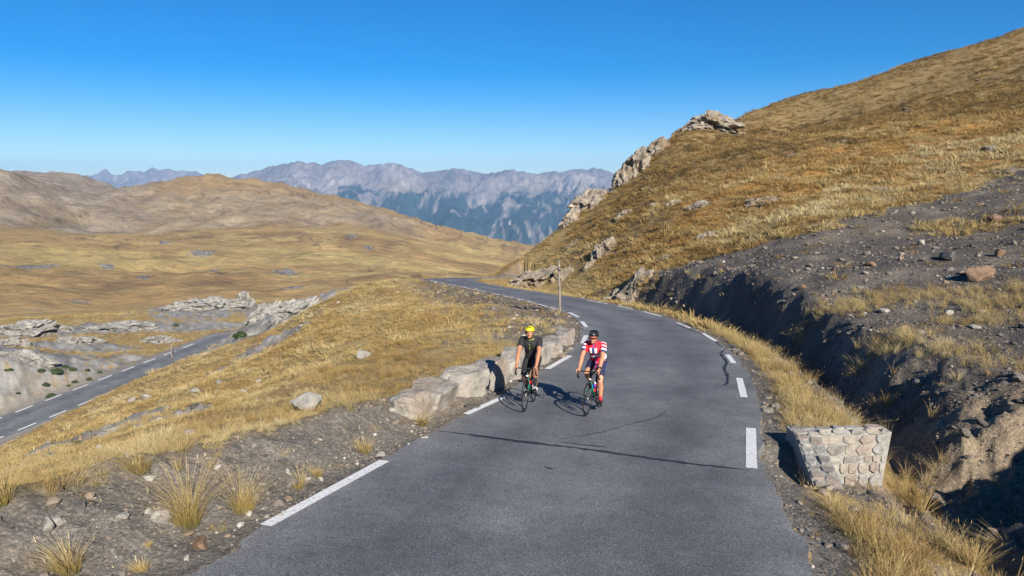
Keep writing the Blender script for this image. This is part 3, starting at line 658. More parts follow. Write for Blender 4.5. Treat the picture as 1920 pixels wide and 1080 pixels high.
# the row of set blocks along the outer edge of the bend
WALL = [  # base left px, base right px, height m, along scale
    ((738, 789), (822, 786), .74), ((818, 784), (872, 762), .8), ((868, 760), (926, 736), .88), ((922, 738), (966, 716), .86),
    ((962, 718), (1012, 692), .82), ((1006, 694), (1046, 672), .72), ((1040, 676), (1072, 652), .66), ((1066, 655), (1088, 634), .55)]
wl = ['low pale roadside block, nearest the camera in the stone row', 'rounded grey roadside block second from the near end of the stone row',
      'tall grey split block third from the near end of the stone row', 'brownish block carrying the shadow of the rider in black',
      'big pale roadside block right behind the rider in black', 'grey block in the stone row just beyond the rider in black', 'pale block second from the far end of the stone row', 'small block at the far end of the stone row by the bend']
for i, (a, b, h) in enumerate(WALL):
    A_ = on_road(*a); B_ = on_road(*b); d = B_-A_; L = math.hypot(d[0], d[1])
    if i == 0: L = 1.0; d = on_road(*WALL[1][1])-on_road(*WALL[1][0])
    hd = math.atan2(d[1], d[0]); nrm = np.array([-math.sin(hd), math.cos(hd), 0])
    c = .5*(A_+B_)+nrm*(.42 if i else .1)
    c[2] = zroad(c[1])+h*.27
    L = min(max(L, .75), 1.5)
    rock('roadside_block', c, (L*(.71 if i else .6), .48, h*.68), M['block'], wl[i], 'boulder', 'stone blocks along the outer road edge', seed=301+i*7, sub=5, planes=16, rough=.085, boxy=1, rot=hd+.22*math.sin(i*2.3))

def crag_geo(seed, size, sub, freq=2.3, step=.46, rot=0.):
    """one craggy mass: blocky joints from a cell pattern, cracks between the blocks"""
    v, f = ico(sub); r2 = np.random.default_rng(seed); o = r2.uniform(0, 50, 3); rad = np.empty(len(v))
    for i, d in enumerate(v):
        q = Vector((d[0]*freq*1.25+o[0]+.25*d[2], d[1]*freq*1.25+o[1], d[2]*freq*.8+o[2])); q += mnoise.noise_vector(q*1.7)*.16
        ds, ps = mnoise.voronoi(q); p = ps[0]; h = math.sin(p[0]*12.99+p[1]*78.2+p[2]*37.7)*43758.5; h -= math.floor(h)
        rad[i] = (1-step)+step*1.25*h-.10*max(0, 1-(ds[1]-ds[0])*9)+.09*mnoise.fractal(q*2.2, .9, 2.1, 4)
    p = v*rad[:, None]*np.array(size); cr, sr = math.cos(rot), math.sin(rot); q = p.copy(); q[:, 0] = p[:, 0]*cr+p[:, 1]*sr; q[:, 1] = -p[:, 0]*sr+p[:, 1]*cr
    return q, f
def outcrop(px, py, wpx, hpx, r=None, n=7, label='', seed=0, mat='crag', deep=.5, up=.12):
    p = drop(px, py, r) if r else hit(px, py+hpx*.35)
    R0 = math.hypot(p[0], p[1]); sc = R0/FPX*1.04; wd, hh = wpx*sc, hpx*sc; az_ = math.atan2(p[0], p[1])
    if r is None: hh *= .58; wd *= .88
    v, f = crag_geo(seed, (wd*.56, max(wd*deep, hh*.8), hh*.66), 5 if wpx > 38 else 4, 1.5+.13*n, rot=az_)
    rt = np.array([math.cos(az_), -math.sin(az_)]); zt = interp_grid(Z, p[0]+v[:, 0], p[1]+v[:, 1])-p[2]
    v[:, 2] += zt*.8+hh*up
    me = mesh_np('rock_outcrop', v, f, False); o = link_mesh('rock_outcrop', me, M[mat]); o.location = p
    return tag(o, label, 'rock outcrop', 'rock outcrops on the slopes')
OUT = [
    (1332, 234, 108, 34, 113, 10, 'flat-topped crag standing on the skyline of the right hill'),
    (1228, 280, 46, 30, 104, 6, 'broken crag on the ridge between skyline crag and overhanging rock'),
    (1190, 326, 56, 54, 100, 6, 'blocky dark-sided crag jutting from the left edge of the hill'),
    (1165, 348, 36, 40, 98, 4, 'shadowed rock stub just under the blocky jutting crag'),
    (1098, 394, 70, 38, 94, 7, 'cracked rock ledge on the lower left edge of the hill'),
    (1068, 413, 36, 24, 91, 4, 'small dark rock at the lowest step of the hill edge'),
    (1130, 456, 46, 54, None, 6, 'upright splintered outcrop above the bend of the road'),
    (1310, 381, 42, 20, None, 4, 'grey outcrop in the grass in mid hill, right one of a pair'), (1262, 378, 32, 18, None, 3, 'grey outcrop in the grass in mid hill, left one of a pair'),
    (1428, 374, 66, 24, None, 6, 'long grey outcrop in orange grass on the hill'), (1170, 397, 34, 24, None, 4, 'pale slanting slab below the jutting crag'),
    (1325, 437, 34, 20, None, 4, 'small pale outcrop above the dark cut bank'), (1000, 512, 90, 52, None, 10, 'broad broken rock face at the hill foot by the far bend'),
    (1105, 493, 26, 24, None, 3, 'bluish upright boulder above the wooden pole'), (1190, 522, 66, 48, None, 7, 'dark jagged outcrop beside the road right of the pole'),
    (1146, 552, 44, 24, None, 4, 'low dark rock at the road edge right of the pole'), (1055, 505, 44, 44, None, 5, 'craggy rock directly behind the wooden pole'),
    (1655, 353, 36, 12, None, 3, 'flat stone slab where grass meets the shale'), (1485, 290, 22, 8, None, 2, 'tiny grey rock high in the olive grass'), (1888, 320, 40, 10, None, 3, 'pale slab at the upper right end of the shale'),
    (1250, 480, 30, 20, None, 3, 'small rock in brown grass above the cut bank'), (1075, 455, 24, 16, None, 3, 'small rock on the hill edge left of the splintered outcrop')]
for i, (px, py, wp, hp, r, n, lb) in enumerate(OUT): outcrop(px, py, wp, hp, r, n, lb, seed=50+i)
OUTL = [
    (555, 566, 78, 24, 88, 8, 'pale rock crest on the grassy spur left of the road'), (500, 600, 70, 34, 90, 7, 'pale rock face on the end of the spur'),
    (560, 605, 90, 26, 78, 8, 'pale slanting slabs below the spur crest'), (428, 632, 92, 46, 101, 8, 'pale rock shoulder where the lower road disappears'),
    (462, 562, 30, 40, 230, 5, 'jagged pale outcrop in the valley behind the spur'), (400, 590, 120, 28, 210, 9, 'long pale limestone outcrop in the valley beyond the lower road'),
    (150, 662, 64, 16, 146, 6, 'low pale rock ledge above the shrubs beyond the lower road'), (300, 642, 66, 16, 150, 6, 'low pale rocks beside the thin dark pole'), (15, 664, 60, 22, 138, 6, 'pale broken rock at the left picture edge above the shrubs'), (335, 598, 56, 16, 205, 5, 'pale rock left of the long valley outcrop'), (60, 712, 70, 18, 116, 7, 'pale slab half buried among the dark shrubs'),
    (50, 622, 110, 34, 165, 9, 'pale limestone knoll at the left picture edge beyond the lower road'), (235, 632, 110, 16, 168, 7, 'flat pale limestone strip beyond the lower road')]
for i, (px, py, wp, hp, r, n, lb) in enumerate(OUTL): outcrop(px, py, wp, hp, r, n, lb, seed=150+i, mat='lime', deep=.5, up=-.08)

def stone(px, py, wpx, hpx, label, mat='stone', seed=0, group=None, sub=3, cat='rock', sink=.25, r=None):
    p = hit(px, py+hpx*.4); sc = math.hypot(p[0], p[1])/FPX*1.03; w_, h_ = wpx*sc/2*1.1, hpx*sc/2*1.15
    return rock('stone' if cat == 'stone' else 'rock', (p[0], p[1], p[2]+h_*(1-2*sink)), (w_, w_*.8, h_), M[mat], label, cat, group, seed, sub, planes=10, rough=.08, rot=seed*.7)
ST = [(580, 752, 56, 34, 'large pale rock lying in the golden grass left of the stone row', 'lime'), (682, 664, 28, 14, 'flat grey rock in the grass, between the pale rock and the rider in black', 'lime'),
      (410, 717, 15, 9, 'pale stone in the grass nearest the lower road end', 'stone'), (368, 733, 17, 9, 'flat pale stone in the grass above the lower road', 'stone'), (277, 744, 18, 9, 'pale stone by the lower road, right one of two', 'stone'), (248, 749, 11, 9, 'pale stone by the lower road, left one of two', 'stone'),
      (457, 733, 12, 8, 'small pale stone in the grass below the spur', 'stone'), (188, 843, 20, 18, 'pale angular rock in the thin grass behind the berm', 'stone'), (350, 812, 22, 16, 'slanting pale rock half sunk in the grass', 'lime'), (485, 715, 10, 6, 'little pale stone right of the others below the spur', 'stone'),
      (306, 966, 40, 24, 'pale flat stone on the gravel berm, beside the tall tuft', 'stone'), (230, 966, 24, 13, 'pale stone on the gravel berm, left of the flat stone', 'stone'), (90, 984, 20, 26, 'pale upright stone leaning on the gravel berm at left', 'stone'), (108, 978, 22, 14, 'pale stone wedged beside the upright stone', 'stone'), (279, 958, 14, 12, 'tan stone touching the flat pale stone', 'stone'), (376, 1018, 34, 20, 'brownish flat stone near the asphalt in the foreground', 'brown_stone'), (350, 1046, 14, 16, 'tan stone standing at the asphalt edge in the foreground', 'stone'), (148, 946, 26, 20, 'dark slate chip on the berm slope', 'shale'), (282, 896, 20, 12, 'pale stone on the berm crest', 'stone'), (408, 875, 12, 8, 'small pale stone high on the berm', 'stone'), (480, 932, 14, 14, 'bluish stone at the foot of the golden tuft', 'stone'), (467, 960, 14, 12, 'white stone near the painted line', 'stone'), (714, 850, 20, 10, 'white stone at the far end of the near painted line', 'stone'), (577, 898, 14, 10, 'white stone beside the near painted line', 'stone'), (602, 898, 10, 9, 'small white stone beside the middle of the near painted line', 'stone'), (541, 886, 10, 12, 'upright pale stone above the near painted line', 'stone'), (796, 821, 14, 7, 'pale flat stone at the road edge before the first block', 'stone'),
      (1838, 514, 40, 24, 'big rust-brown rock casting a shadow on the shale', 'brown_stone'), (1776, 481, 30, 16, 'dark rock on the shale above the rust-brown rock', 'shale'), (1862, 413, 22, 14, 'brown rock high on the shale at right', 'brown_stone'), (1632, 495, 14, 10, 'small rusty rock in the middle of the shale', 'brown_stone'), (1697, 616, 16, 10, 'rusty stone under the grass clump on the shale', 'brown_stone'), (1778, 586, 18, 9, 'pale stone right of the grass clump on the shale', 'stone'), (1658, 582, 16, 10, 'white stone in the grass clump on the shale', 'stone'), (1504, 537, 14, 9, 'orange stone at the brink of the cut bank', 'brown_stone'), (1727, 455, 14, 10, 'tan stone in the upper shale', 'stone'), (1690, 484, 10, 8, 'orange pebble rock in the upper shale', 'brown_stone'), (1873, 474, 16, 16, 'brown rock in the shade line above the rust-brown rock', 'brown_stone'), (1826, 612, 16, 8, 'pale stone low on the shale at right', 'stone')]
for i, (px, py, wp, hp, lb, mt) in enumerate(ST): stone(px, py, wp, hp, lb, mt, 400+i, None, 4 if wp > 30 else 3)
# ------------------------------------------------------------------ mesh collector
class MB:
    def __init__(s): s.v = []; s.f = []; s.m = []
    def add(s, v, f, m=0):
        o = len(s.v); s.v += [tuple(p) for p in v]; s.f += [[i+o for i in q] for q in f]; s.m += [m]*len(f); return s
    def box(s, c, size, rot=None, m=0):
        P = [Vector((x*size[0]/2, y*size[1]/2, z*size[2]/2)) for x in (-1, 1) for y in (-1, 1) for z in (-1, 1)]
        if rot is not None: P = [rot@p for p in P]
        return s.add([p+Vector(c) for p in P], [(0, 1, 3, 2), (4, 6, 7, 5), (0, 4, 5, 1), (2, 3, 7, 6), (0, 2, 6, 4), (1, 5, 7, 3)], m)
    def tube(s, pts, rad, n=10, round_=False, m=0, flat=(1, 1)):
        pts = [Vector(p) for p in pts]; rad = [rad]*len(pts) if isinstance(rad, (int, float)) else list(rad)
        if round_:
            d0 = (pts[0]-pts[1]).normalized(); d1 = (pts[-1]-pts[-2]).normalized(); r0, r1 = rad[0], rad[-1]; p0, p1 = pts[0], pts[-1]
            pre = [(p0+d0*r0*k, r0*math.sqrt(max(0, 1-k*k))) for k in (.97, .8, .5)]; post = [(p1+d1*r1*k, r1*math.sqrt(max(0, 1-k*k))) for k in (.5, .8, .97)]
            pts = [a for a, b in pre]+pts+[a for a, b in post]; rad = [b for a, b in pre]+rad+[b for a, b in post]
        v = []; f = []; T0 = (pts[1]-pts[0]).normalized(); u = T0.orthogonal().normalized()
        for i, p in enumerate(pts):
            T = (pts[min(i+1, len(pts)-1)]-pts[max(i-1, 0)]).normalized(); u = (u-T*u.dot(T)).normalized(); w_ = T.cross(u)
            for k in range(n):
                a = 2*PI*k/n; v.append(p+u*math.cos(a)*rad[i]*flat[0]+w_*math.sin(a)*rad[i]*flat[1])
        for i in range(len(pts)-1):
            for k in range(n): f.append((i*n+k, i*n+(k+1) % n, (i+1)*n+(k+1) % n, (i+1)*n+k))
        f.append(tuple(range(n-1, -1, -1))); f.append(tuple((len(pts)-1)*n+k for k in range(n)))
        return s.add(v, f, m)
    def ell(s, c, r, rot=None, n=16, m=0):
        v = [Vector((0, 0, -1))]; rows = n//2
        for j in range(1, rows):
            t = PI*j/rows-PI/2
            for k in range(n): a = 2*PI*k/n; v.append(Vector((math.cos(t)*math.cos(a), math.cos(t)*math.sin(a), math.sin(t))))
        v.append(Vector((0, 0, 1))); f = []
        for k in range(n): f.append((0, 1+(k+1) % n, 1+k))
        for j in range(rows-2):
            for k in range(n): f.append((1+j*n+k, 1+j*n+(k+1) % n, 1+(j+1)*n+(k+1) % n, 1+(j+1)*n+k))
        L = len(v)-1
        for k in range(n): f.append((L, 1+(rows-2)*n+k, 1+(rows-2)*n+(k+1) % n))
        v = [Vector((p.x*r[0], p.y*r[1], p.z*r[2])) for p in v]
        if rot is not None: v = [rot@p for p in v]
        return s.add([p+Vector(c) for p in v], f, m)
    def torus(s, c, R0, r0, n=48, k=8, squash=1.0, m=0):
        """ring in the local xz plane"""
        v = []; f = []
        for i in range(n):
            a = 2*PI*i/n
            for j in range(k):
                b = 2*PI*j/k; q = R0+r0*math.cos(b)*squash; v.append((c[0]+q*math.cos(a), c[1]+r0*math.sin(b), c[2]+q*math.sin(a)))
        for i in range(n):
            for j in range(k): f.append((i*k+j, i*k+(j+1) % k, ((i+1) % n)*k+(j+1) % k, ((i+1) % n)*k+j))
        return s.add(v, f, m)
    def mesh(s, name, smooth=True):
        me = bpy.data.meshes.new(name); me.from_pydata(s.v, [], s.f); me.polygons.foreach_set('use_smooth', np.full(len(s.f), smooth, bool)); me.update(); return me
    def build(s, name, mats, parent=None, smooth=True):
        me = s.mesh(name, smooth); o = link_mesh(name, me, mats, parent)
        if isinstance(mats, (list, tuple)) and len(mats) > 1: me.polygons.foreach_set('material_index', np.array(s.m, np.int32))
        return o

# ------------------------------------------------------------------ snow poles
def pole(px, pyb, pyt, r=None, rad=.06, label='', lean=0):
    p = on_road(px, pyb) if r is None else drop(px, pyb, r); z0 = ground_z(p[0], p[1])
    h = (pyb-pyt)/FPX*math.hypot(p[0], p[1])*1.02
    t = empty('snow_pole', (p[0], p[1], z0)); tag(t, label, 'pole', 'wooden snow poles beside the roads')
    mb = MB(); pts = [(lean*k/8+.008*math.sin(k*2.1), .008*math.cos(k*1.7), -.2+(h+.2)*k/8) for k in range(9)]
    mb.tube(pts, [rad*(1.05-.02*k+.03*math.sin(k*3)) for k in range(9)], 12); mb.build('post', M['wood'], t)
    m2 = MB(); m2.tube([(lean, 0, h-.012), (lean, 0, h+.015)], [rad*.93, rad*.7], 12); m2.build('cut_top', M['wood'], t)
    m3 = MB(); m3.tube([(lean*.8, 0, h*.8), (lean*.83, 0, h*.83)], rad*1.12, 12); m3.build('wire_band', M['tar'], t)
pole(1050, 584, 488, None, .07, 'tall weathered wooden pole at the left edge of the bend', -.08)
pole(322, 660, 626, 118, .1, 'thin dark pole beside the lower road')

# ------------------------------------------------------------------ culvert headwall
cul = empty('culvert_headwall', (4.89, 12.46, .1)); tag(cul, 'small L-shaped stone masonry culvert wall beside the right verge', 'culvert')
M['mortar'] = mat_rock('grey_mortar', (.2, .19, .172), (.28, .268, .244), (.35, .335, .305), 14)
cst = [mat_rock('masonry_stone_'+n, [x*.6 for x in c], c, [min(1, x*1.35) for x in c], 9) for n, c in (('buff', (.29, .262, .222)), ('grey', (.27, .265, .252)), ('rose', (.27, .225, .19)), ('dark', (.215, .2, .182)), ('pale', (.31, .298, .268)))]
cst_mesh = []
def slab_mesh(seed):
    r2 = np.random.default_rng(seed); n = 7; a = np.sort(np.linspace(0, 2*PI, n, endpoint=False)+r2.uniform(-.25, .25, n))
    rd = np.minimum(1/np.maximum(np.abs(np.cos(a)), np.abs(np.sin(a))), 1.25)*r2.uniform(.86, 1.0, n)
    v = [(rd[i]*math.cos(a[i])*.5, rd[i]*math.sin(a[i])*.5, -.5) for i in range(n)]+[(rd[i]*math.cos(a[i])*.5, rd[i]*math.sin(a[i])*.5, .25) for i in range(n)]+[(rd[i]*math.cos(a[i])*.42, rd[i]*math.sin(a[i])*.42, .5+r2.uniform(-.12, .12)) for i in range(n)]
    f = [[k*n+i, k*n+(i+1) % n, (k+1)*n+(i+1) % n, (k+1)*n+i] for k in (0, 1) for i in range(n)]+[[2*n+i for i in range(n)]]
    me = bpy.data.meshes.new('masonry_stone'); me.from_pydata(v, [], f); return me
slabs = []
for i in range(10):
    me = slab_mesh(i); me.materials.append(cst[i % 5]); slabs.append(me)
def slab_face(o, ux, uy, nrm, w_, h_, cell, seed, th=.02):
    """irregular stones set in the mortar of one flat face: o corner, ux/uy unit axes in world"""
    r2 = np.random.default_rng(seed); o = Vector(o); ux = Vector(ux).normalized(); nrm = Vector(nrm).normalized(); uy = nrm.cross(ux).normalized()*(1 if nrm.cross(ux).dot(Vector(uy)) > 0 else -1)
    y = 0
    while y < h_-.04:
        ch_ = min(cell*r2.uniform(.55, 1.25), h_-y); x = 0
        while x < w_-.04:
            cw = min(cell*r2.uniform(.6, 2.3), w_-x)
            me = slabs[r2.integers(0, 10)]; q = bpy.data.objects.new('masonry_stone', me); COL.objects.link(q); q.parent = cul
            c = o+ux*(x+cw/2)+uy*(y+ch_/2)+nrm*.002-Vector(cul.location)
            mt = Matrix((ux, uy, nrm)).transposed().to_4x4()
            q.matrix_local = Matrix.Translation(c)@mt@Matrix.Diagonal((cw*.97, ch_*.97, th*r2.uniform(.4, 1.7), 1))@Matrix.Rotation(r2.choice([0, PI])+r2.normal(0, .03), 4, 'Z'); x += cw
        y += ch_
def hexa(name, P, mat):
    mb = MB(); c = Vector(cul.location); mb.add([Vector(p)-c for p in P], [(3, 2, 1, 0), (4, 5, 6, 7), (0, 1, 5, 4), (1, 2, 6, 5), (2, 3, 7, 6), (3, 0, 4, 7)]); return mb.build(name, mat, cul, False)
FLx, FLy, FLz = 4.89, 12.46, .37; NLx, NLy, NLz = 4.46, 10.4, .13; WW = .42
hexa('wing_wall', [(NLx, NLy, -1.1), (NLx+WW, NLy-.05, -1.1), (FLx+WW, FLy, -1.1), (FLx, FLy, -1.1), (NLx, NLy, NLz), (NLx+WW, NLy-.05, NLz), (FLx+WW, FLy, FLz), (FLx, FLy, FLz)], M['mortar'])
hexa('back_wall', [(FLx, FLy+.003, -1.1), (6.45, FLy+.1, -1.1), (6.45, FLy+.42, -1.1), (FLx, FLy+.4, -1.1), (FLx, FLy+.003, FLz), (6.62, FLy+.1, FLz), (6.62, FLy+.42, FLz), (FLx, FLy+.4, FLz)], M['mortar'])
sd = Vector((FLx-NLx, FLy-NLy, FLz-NLz)); sl_ = sd.length
slab_face((NLx, NLy, NLz), sd, (1, 0, 0), Vector((1, 0, 0)).cross(sd), sl_, WW, .22, 1, .045)
slab_face((FLx, FLy, FLz), (1, .04, 0), (0, 1, 0), (0, 0, 1), 1.7, .4, .22, 2, .05)
slab_face((FLx+WW, FLy+.022, -.75), (1, .055, 0), (0, 0, 1), (.055, -1, 0), 1.2, 1.2, .2, 3, .035)
slab_face((NLx-.0, NLy, -.5), (sd.x, sd.y, 0), (0, 0, 1), (-1, .2, 0), sl_, .62, .2, 4)

# ------------------------------------------------------------------ bicycles and riders (local frame: x forward, y to the rider's left, z up)
for n, c, r, mt in [('black_rubber', (.012, .012, .012), .7, 0), ('black_frame', (.012, .013, .015), .3, 0), ('teal_frame', (.008, .2, .14), .3, 0), ('alloy', (.55, .55, .56), .35, .9), ('dark_metal', (.05, .05, .055), .4, .8), ('red_bottle', (.5, .015, .02), .4, 0), ('blue_bottle', (.02, .06, .4), .4, 0), ('white_decal', (.75, .75, .75), .4, 0), ('black_cloth', (.016, .016, .019), .85, 0), ('yellow_trim', (.55, .6, .03), .6, 0), ('yellow_helmet', (.72, .66, .01), .35, 0), ('black_plastic', (.012, .012, .013), .35, 0), ('red_cloth', (.52, .012, .03), .75, 0), ('white_cloth', (.78, .78, .8), .8, 0), ('blue_cloth', (.03, .09, .42), .75, 0), ('navy_cloth', (.012, .016, .05), .8, 0), ('pale_blue_cloth', (.4, .52, .78), .75, 0), ('lens', (.03, .006, .006), .08, 0), ('hair', (.03, .018, .01), .6, 0), ('teeth', (.8, .77, .72), .4, 0), ('lip', (.35, .1, .085), .5, 0), ('eye', (.02, .015, .012), .2, 0), ('strap', (.02, .02, .02), .7, 0)]:
    M[n] = plain(n, c, r, mt, .1, 25)
def mat_skin(name, c):
    m, t, b = newmat(name); tc = t.nodes.new('ShaderNodeTexCoord').outputs['Object']; n = tnoise(t, tc, 14, 4)
    t.links.new(ramp(t, n, [(.3, [x*.85 for x in c]), (.7, [min(1, x*1.1) for x in c])]), b.inputs['Base Color']); b.inputs['Roughness'].default_value = .5
    b.inputs['Subsurface Weight'].default_value = .08; b.inputs['Subsurface Radius'].default_value = (.02, .008, .004); return m
M['skin_a'] = mat_skin('tanned_skin', (.38, .18, .1)); M['skin_b'] = mat_skin('fair_skin', (.43, .21, .125))
RW, RAX, FAX, BB = .336, -.41, .585, (.0, 0, .27)
def make_bike(bottle, label, crank):
    t = empty('bicycle'); tag(t, label, 'bicycle', 'road bicycles')
    for ax in (FAX, RAX):
        mb = MB(); mb.torus((0, 0, 0), .306, .010, 56, 8, 1.5); wheel = mb.build('wheel', M['black_frame'], t); wheel.location = (ax, 0, RW)
        MB().torus((0, 0, 0), RW-.0125, .0125, 64, 8).build('tyre', M['black_rubber'], wheel)
        hb = MB(); hb.tube([(0, -.05, 0), (0, -.035, 0), (0, -.03, 0), (0, .03, 0), (0, .035, 0), (0, .05, 0)], [.012, .024, .014, .014, .024, .012], 12); hb.build('hub', M['dark_metal'], wheel)
        sp = MB()
        for k in range(20):
            a = 2*PI*k/20; b = a+(.5 if k % 4 < 2 else -.5); s = .032 if k % 2 else -.032
            sp.tube([(.022*math.cos(b), s, .022*math.sin(b)), (.298*math.cos(a), 0, .298*math.sin(a))], .0016, 4)
        tag(sp.build('spokes', M['dark_metal'], wheel), kind='stuff')
        dr = MB(); dr.torus((0, .028 if ax == FAX else -.028, 0), .062, .009, 28, 4, 1); dr.build('brake_disc', M['alloy'], wheel)
    hb, ht = Vector((.405, 0, .665)), Vector((.365, 0, .80)); st = Vector((-.165, 0, .80)); bb = Vector(BB); ra = Vector((RAX, 0, RW)); fa = Vector((FAX, 0, RW))
    fr = MB(); fr.tube([st, ht-Vector((0, 0, .02))], [.017, .02], 10); fr.tube([bb, st], [.02, .017], 10); fr.tube([hb-Vector((.012, 0, -.0)), ht+Vector((-.006, 0, .02))], .025, 12)
    for s in (-1, 1):
        fr.tube([bb+Vector((0, s*.03, 0)), ra+Vector((.12, s*.055, -.02)), ra+Vector((0, s*.062, 0))], [.014, .012, .01], 8); fr.tube([st+Vector((0, s*.014, -.06)), ra+Vector((0, s*.06, 0))], [.009, .008], 8)
    fr.tube([(0, -.04, .27), (0, .04, .27)], .024, 12)
    frame = fr.build('frame', M['black_frame'], t)
    dt = MB(); dt.tube([bb+Vector((.02, 0, .015)), hb+Vector((-.03, 0, -.0))], [.026, .027], 12, flat=(1, .9)); dt.build('down_tube', M['teal_frame'], t)
    dc = MB(); dc.tube([hb+Vector((.0, 0, .03)), hb+Vector((-.008, 0, .055))], .027, 12); dc.build('head_badge', M['white_decal'], frame)
    fk = MB(); fk.tube([hb+Vector((.0, 0, .0)), hb+Vector((.012, 0, -.05))], [.026, .022], 10)
    for s in (-1, 1): fk.tube([hb+Vector((.012, s*.012, -.04)), hb+Vector((.03, s*.042, -.1)), (.515, s*.05, .47), fa+Vector((0, s*.052, 0))], [.018, .016, .013, .009], 8, flat=(1, 1))
    fk.build('fork', M['black_frame'], t)
    for s in (-1, 1):
        fi = MB(); fi.tube([hb+Vector((.045, s*.044, -.11)), (.532, s*.05, .47)], [.0085, .007], 8); fi.build('fork_stripe', M['teal_frame'], t)
    sm = MB(); sm.tube([ht+Vector((-.006, 0, .02)), ht+Vector((-.014, 0, .06))], .02, 10); sm.tube([ht+Vector((-.01, 0, .048)), (.465, 0, .875)], [.019, .017], 10); sm.build('stem', M['black_frame'], t)
    hbm = MB()
    for s in (-1, 1):
        P = catmull([(.465, 0, .875), (.468, s*.10, .877), (.475, s*.185, .877), (.525, s*.205, .868), (.555, s*.21, .83), (.545, s*.213, .775), (.50, s*.216, .745), (.44, s*.218, .742)], 4)
        hbm.tube([tuple(p) for p in P], .0145, 8)
    bar = hbm.build('handlebar', M['black_rubber'], t)
    for s in (-1, 1):
        lv = MB(); lv.tube([(.535, s*.207, .868), (.575, s*.208, .893), (.612, s*.206, .925), (.62, s*.205, .945)], [.017, .019, .018, .011], 10, True)
        lv.tube([(.605, s*.206, .905), (.625, s*.208, .86), (.612, s*.213, .80), (.60, s*.216, .765)], [.008, .007, .007, .005], 6, True, flat=(1, 1.3)); lv.build('brake_lever', M['black_plastic'], bar)
    sp = MB(); sp.tube([st, (-.19, 0, .90)], .0135, 10); sp.build('seatpost', M['black_frame'], t)
    sd = MB(); sd.ell((-.26, 0, .945), (.12, .072, .025), None, 14); sd.ell((-.12, 0, .945), (.14, .028, .02), None, 14); sd.ell((-.2, 0, .94), (.1, .045, .022), None, 14)
    sd.tube([(-.29, .02, .91), (-.1, .02, .91)], .005, 6); sd.tube([(-.29, -.02, .91), (-.1, -.02, .91)], .005, 6); sd.build('saddle', M['black_rubber'], t)
    cr = MB(); cr.torus((0, -.05, .27), .085, .006, 32, 4, 1.6); cr.torus((0, -.043, .27), .065, .006, 32, 4, 1.6); cr.build('chainring', M['dark_metal'], t)
    ped = []
    for s, a in ((1, crank), (-1, crank+PI)):
        e = (.1725*math.cos(a), 0, .27+.1725*math.sin(a)); ca = MB(); ca.tube([(0, s*.062, .27), (e[0], s*.078, e[2])], [.017, .012], 8); c_ = ca.build('crank_arm', M['black_frame'], t)
        pd = MB(); pd.box((e[0], s*.125, e[2]), (.09, .07, .022)); pd.tube([(e[0], s*.075, e[2]), (e[0], s*.125, e[2])], .008, 6); pd.build('pedal', M['dark_metal'], c_); ped.append(Vector((e[0], s*.125, e[2])))
    ch = MB(); ch.tube([(0, -.046, .355), (RAX, -.046, RW+.035)], .005, 4); ch.tube([(0, -.046, .185), (RAX+.02, -.046, RW-.12)], .005, 4); ch.tube([(RAX+.02, -.046, RW-.03), (RAX+.03, -.05, RW-.13)], .014, 6); ch.build('chain', M['dark_metal'], t)
    cs = MB(); cs.torus((RAX, -.042, RW), .035, .012, 20, 5); cs.build('cassette', M['dark_metal'], t)
    for k, bm_ in enumerate(bottle):
        a, b_ = ((bb+Vector((.1, 0, .14)), hb+Vector((-.13, 0, -.07))) if k == 0 else (bb+Vector((-.0, 0, .1)), bb+Vector((-.045, 0, .28))))
        off = Vector((-.05, 0, .055)) if k == 0 else Vector((.06, 0, .02)); a = a+off; d = (b_+off-a).normalized()
        bo = MB(); bo.tube([a, a+d*.1, a+d*.115, a+d*.13, a+d*.17], [.036, .036, .031, .036, .036], 14); bo_ = bo.build('water_bottle', M[bm_], t)
        cp = MB(); cp.tube([a+d*.17, a+d*.185, a+d*.19, a+d*.21], [.034, .03, .012, .011], 12); cp.build('cap', M['white_decal' if k else 'black_plastic'], bo_)
    return t, ped

def remesh(mb, name, voxel, smooth=4, fold=0):
    me = mb.mesh(name); o = bpy.data.objects.new('tmp', me); COL.objects.link(o)
    md = o.modifiers.new('r', 'REMESH'); md.mode = 'VOXEL'; md.voxel_size = voxel; md.use_smooth_shade = True
    if smooth: sm = o.modifiers.new('s', 'SMOOTH'); sm.factor = .5; sm.iterations = smooth
    dg = bpy.context.evaluated_depsgraph_get(); out = bpy.data.meshes.new_from_object(o.evaluated_get(dg)); bpy.data.objects.remove(o); bpy.data.meshes.remove(me)
    out.name = name; out.materials.clear()
    if fold:                                      # soft cloth folds
        n = len(out.vertices); co = np.empty(n*3, np.float32); no = np.empty(n*3, np.float32); out.vertices.foreach_get('co', co); out.vertices.foreach_get('normal', no); co = co.reshape(-1, 3); no = no.reshape(-1, 3)
        d = np.array([mnoise.noise(Vector((c[0]*22, c[1]*9, c[2]*26)))+.5*mnoise.noise(Vector((c[0]*45, c[1]*20, c[2]*50))) for c in co]); co += no*(d*fold)[:, None]; out.vertices.foreach_set('co', co.ravel()); out.update()
    return out
def ik(a, c, l1, l2, hint):
    d = c-a; L = min(d.length, l1+l2-.002); dn = d.normalized(); x = (l1*l1-l2*l2+L*L)/(2*L); h = math.sqrt(max(0, l1*l1-x*x)); hv = (hint-dn*hint.dot(dn)).normalized(); return a+dn*x+hv*h

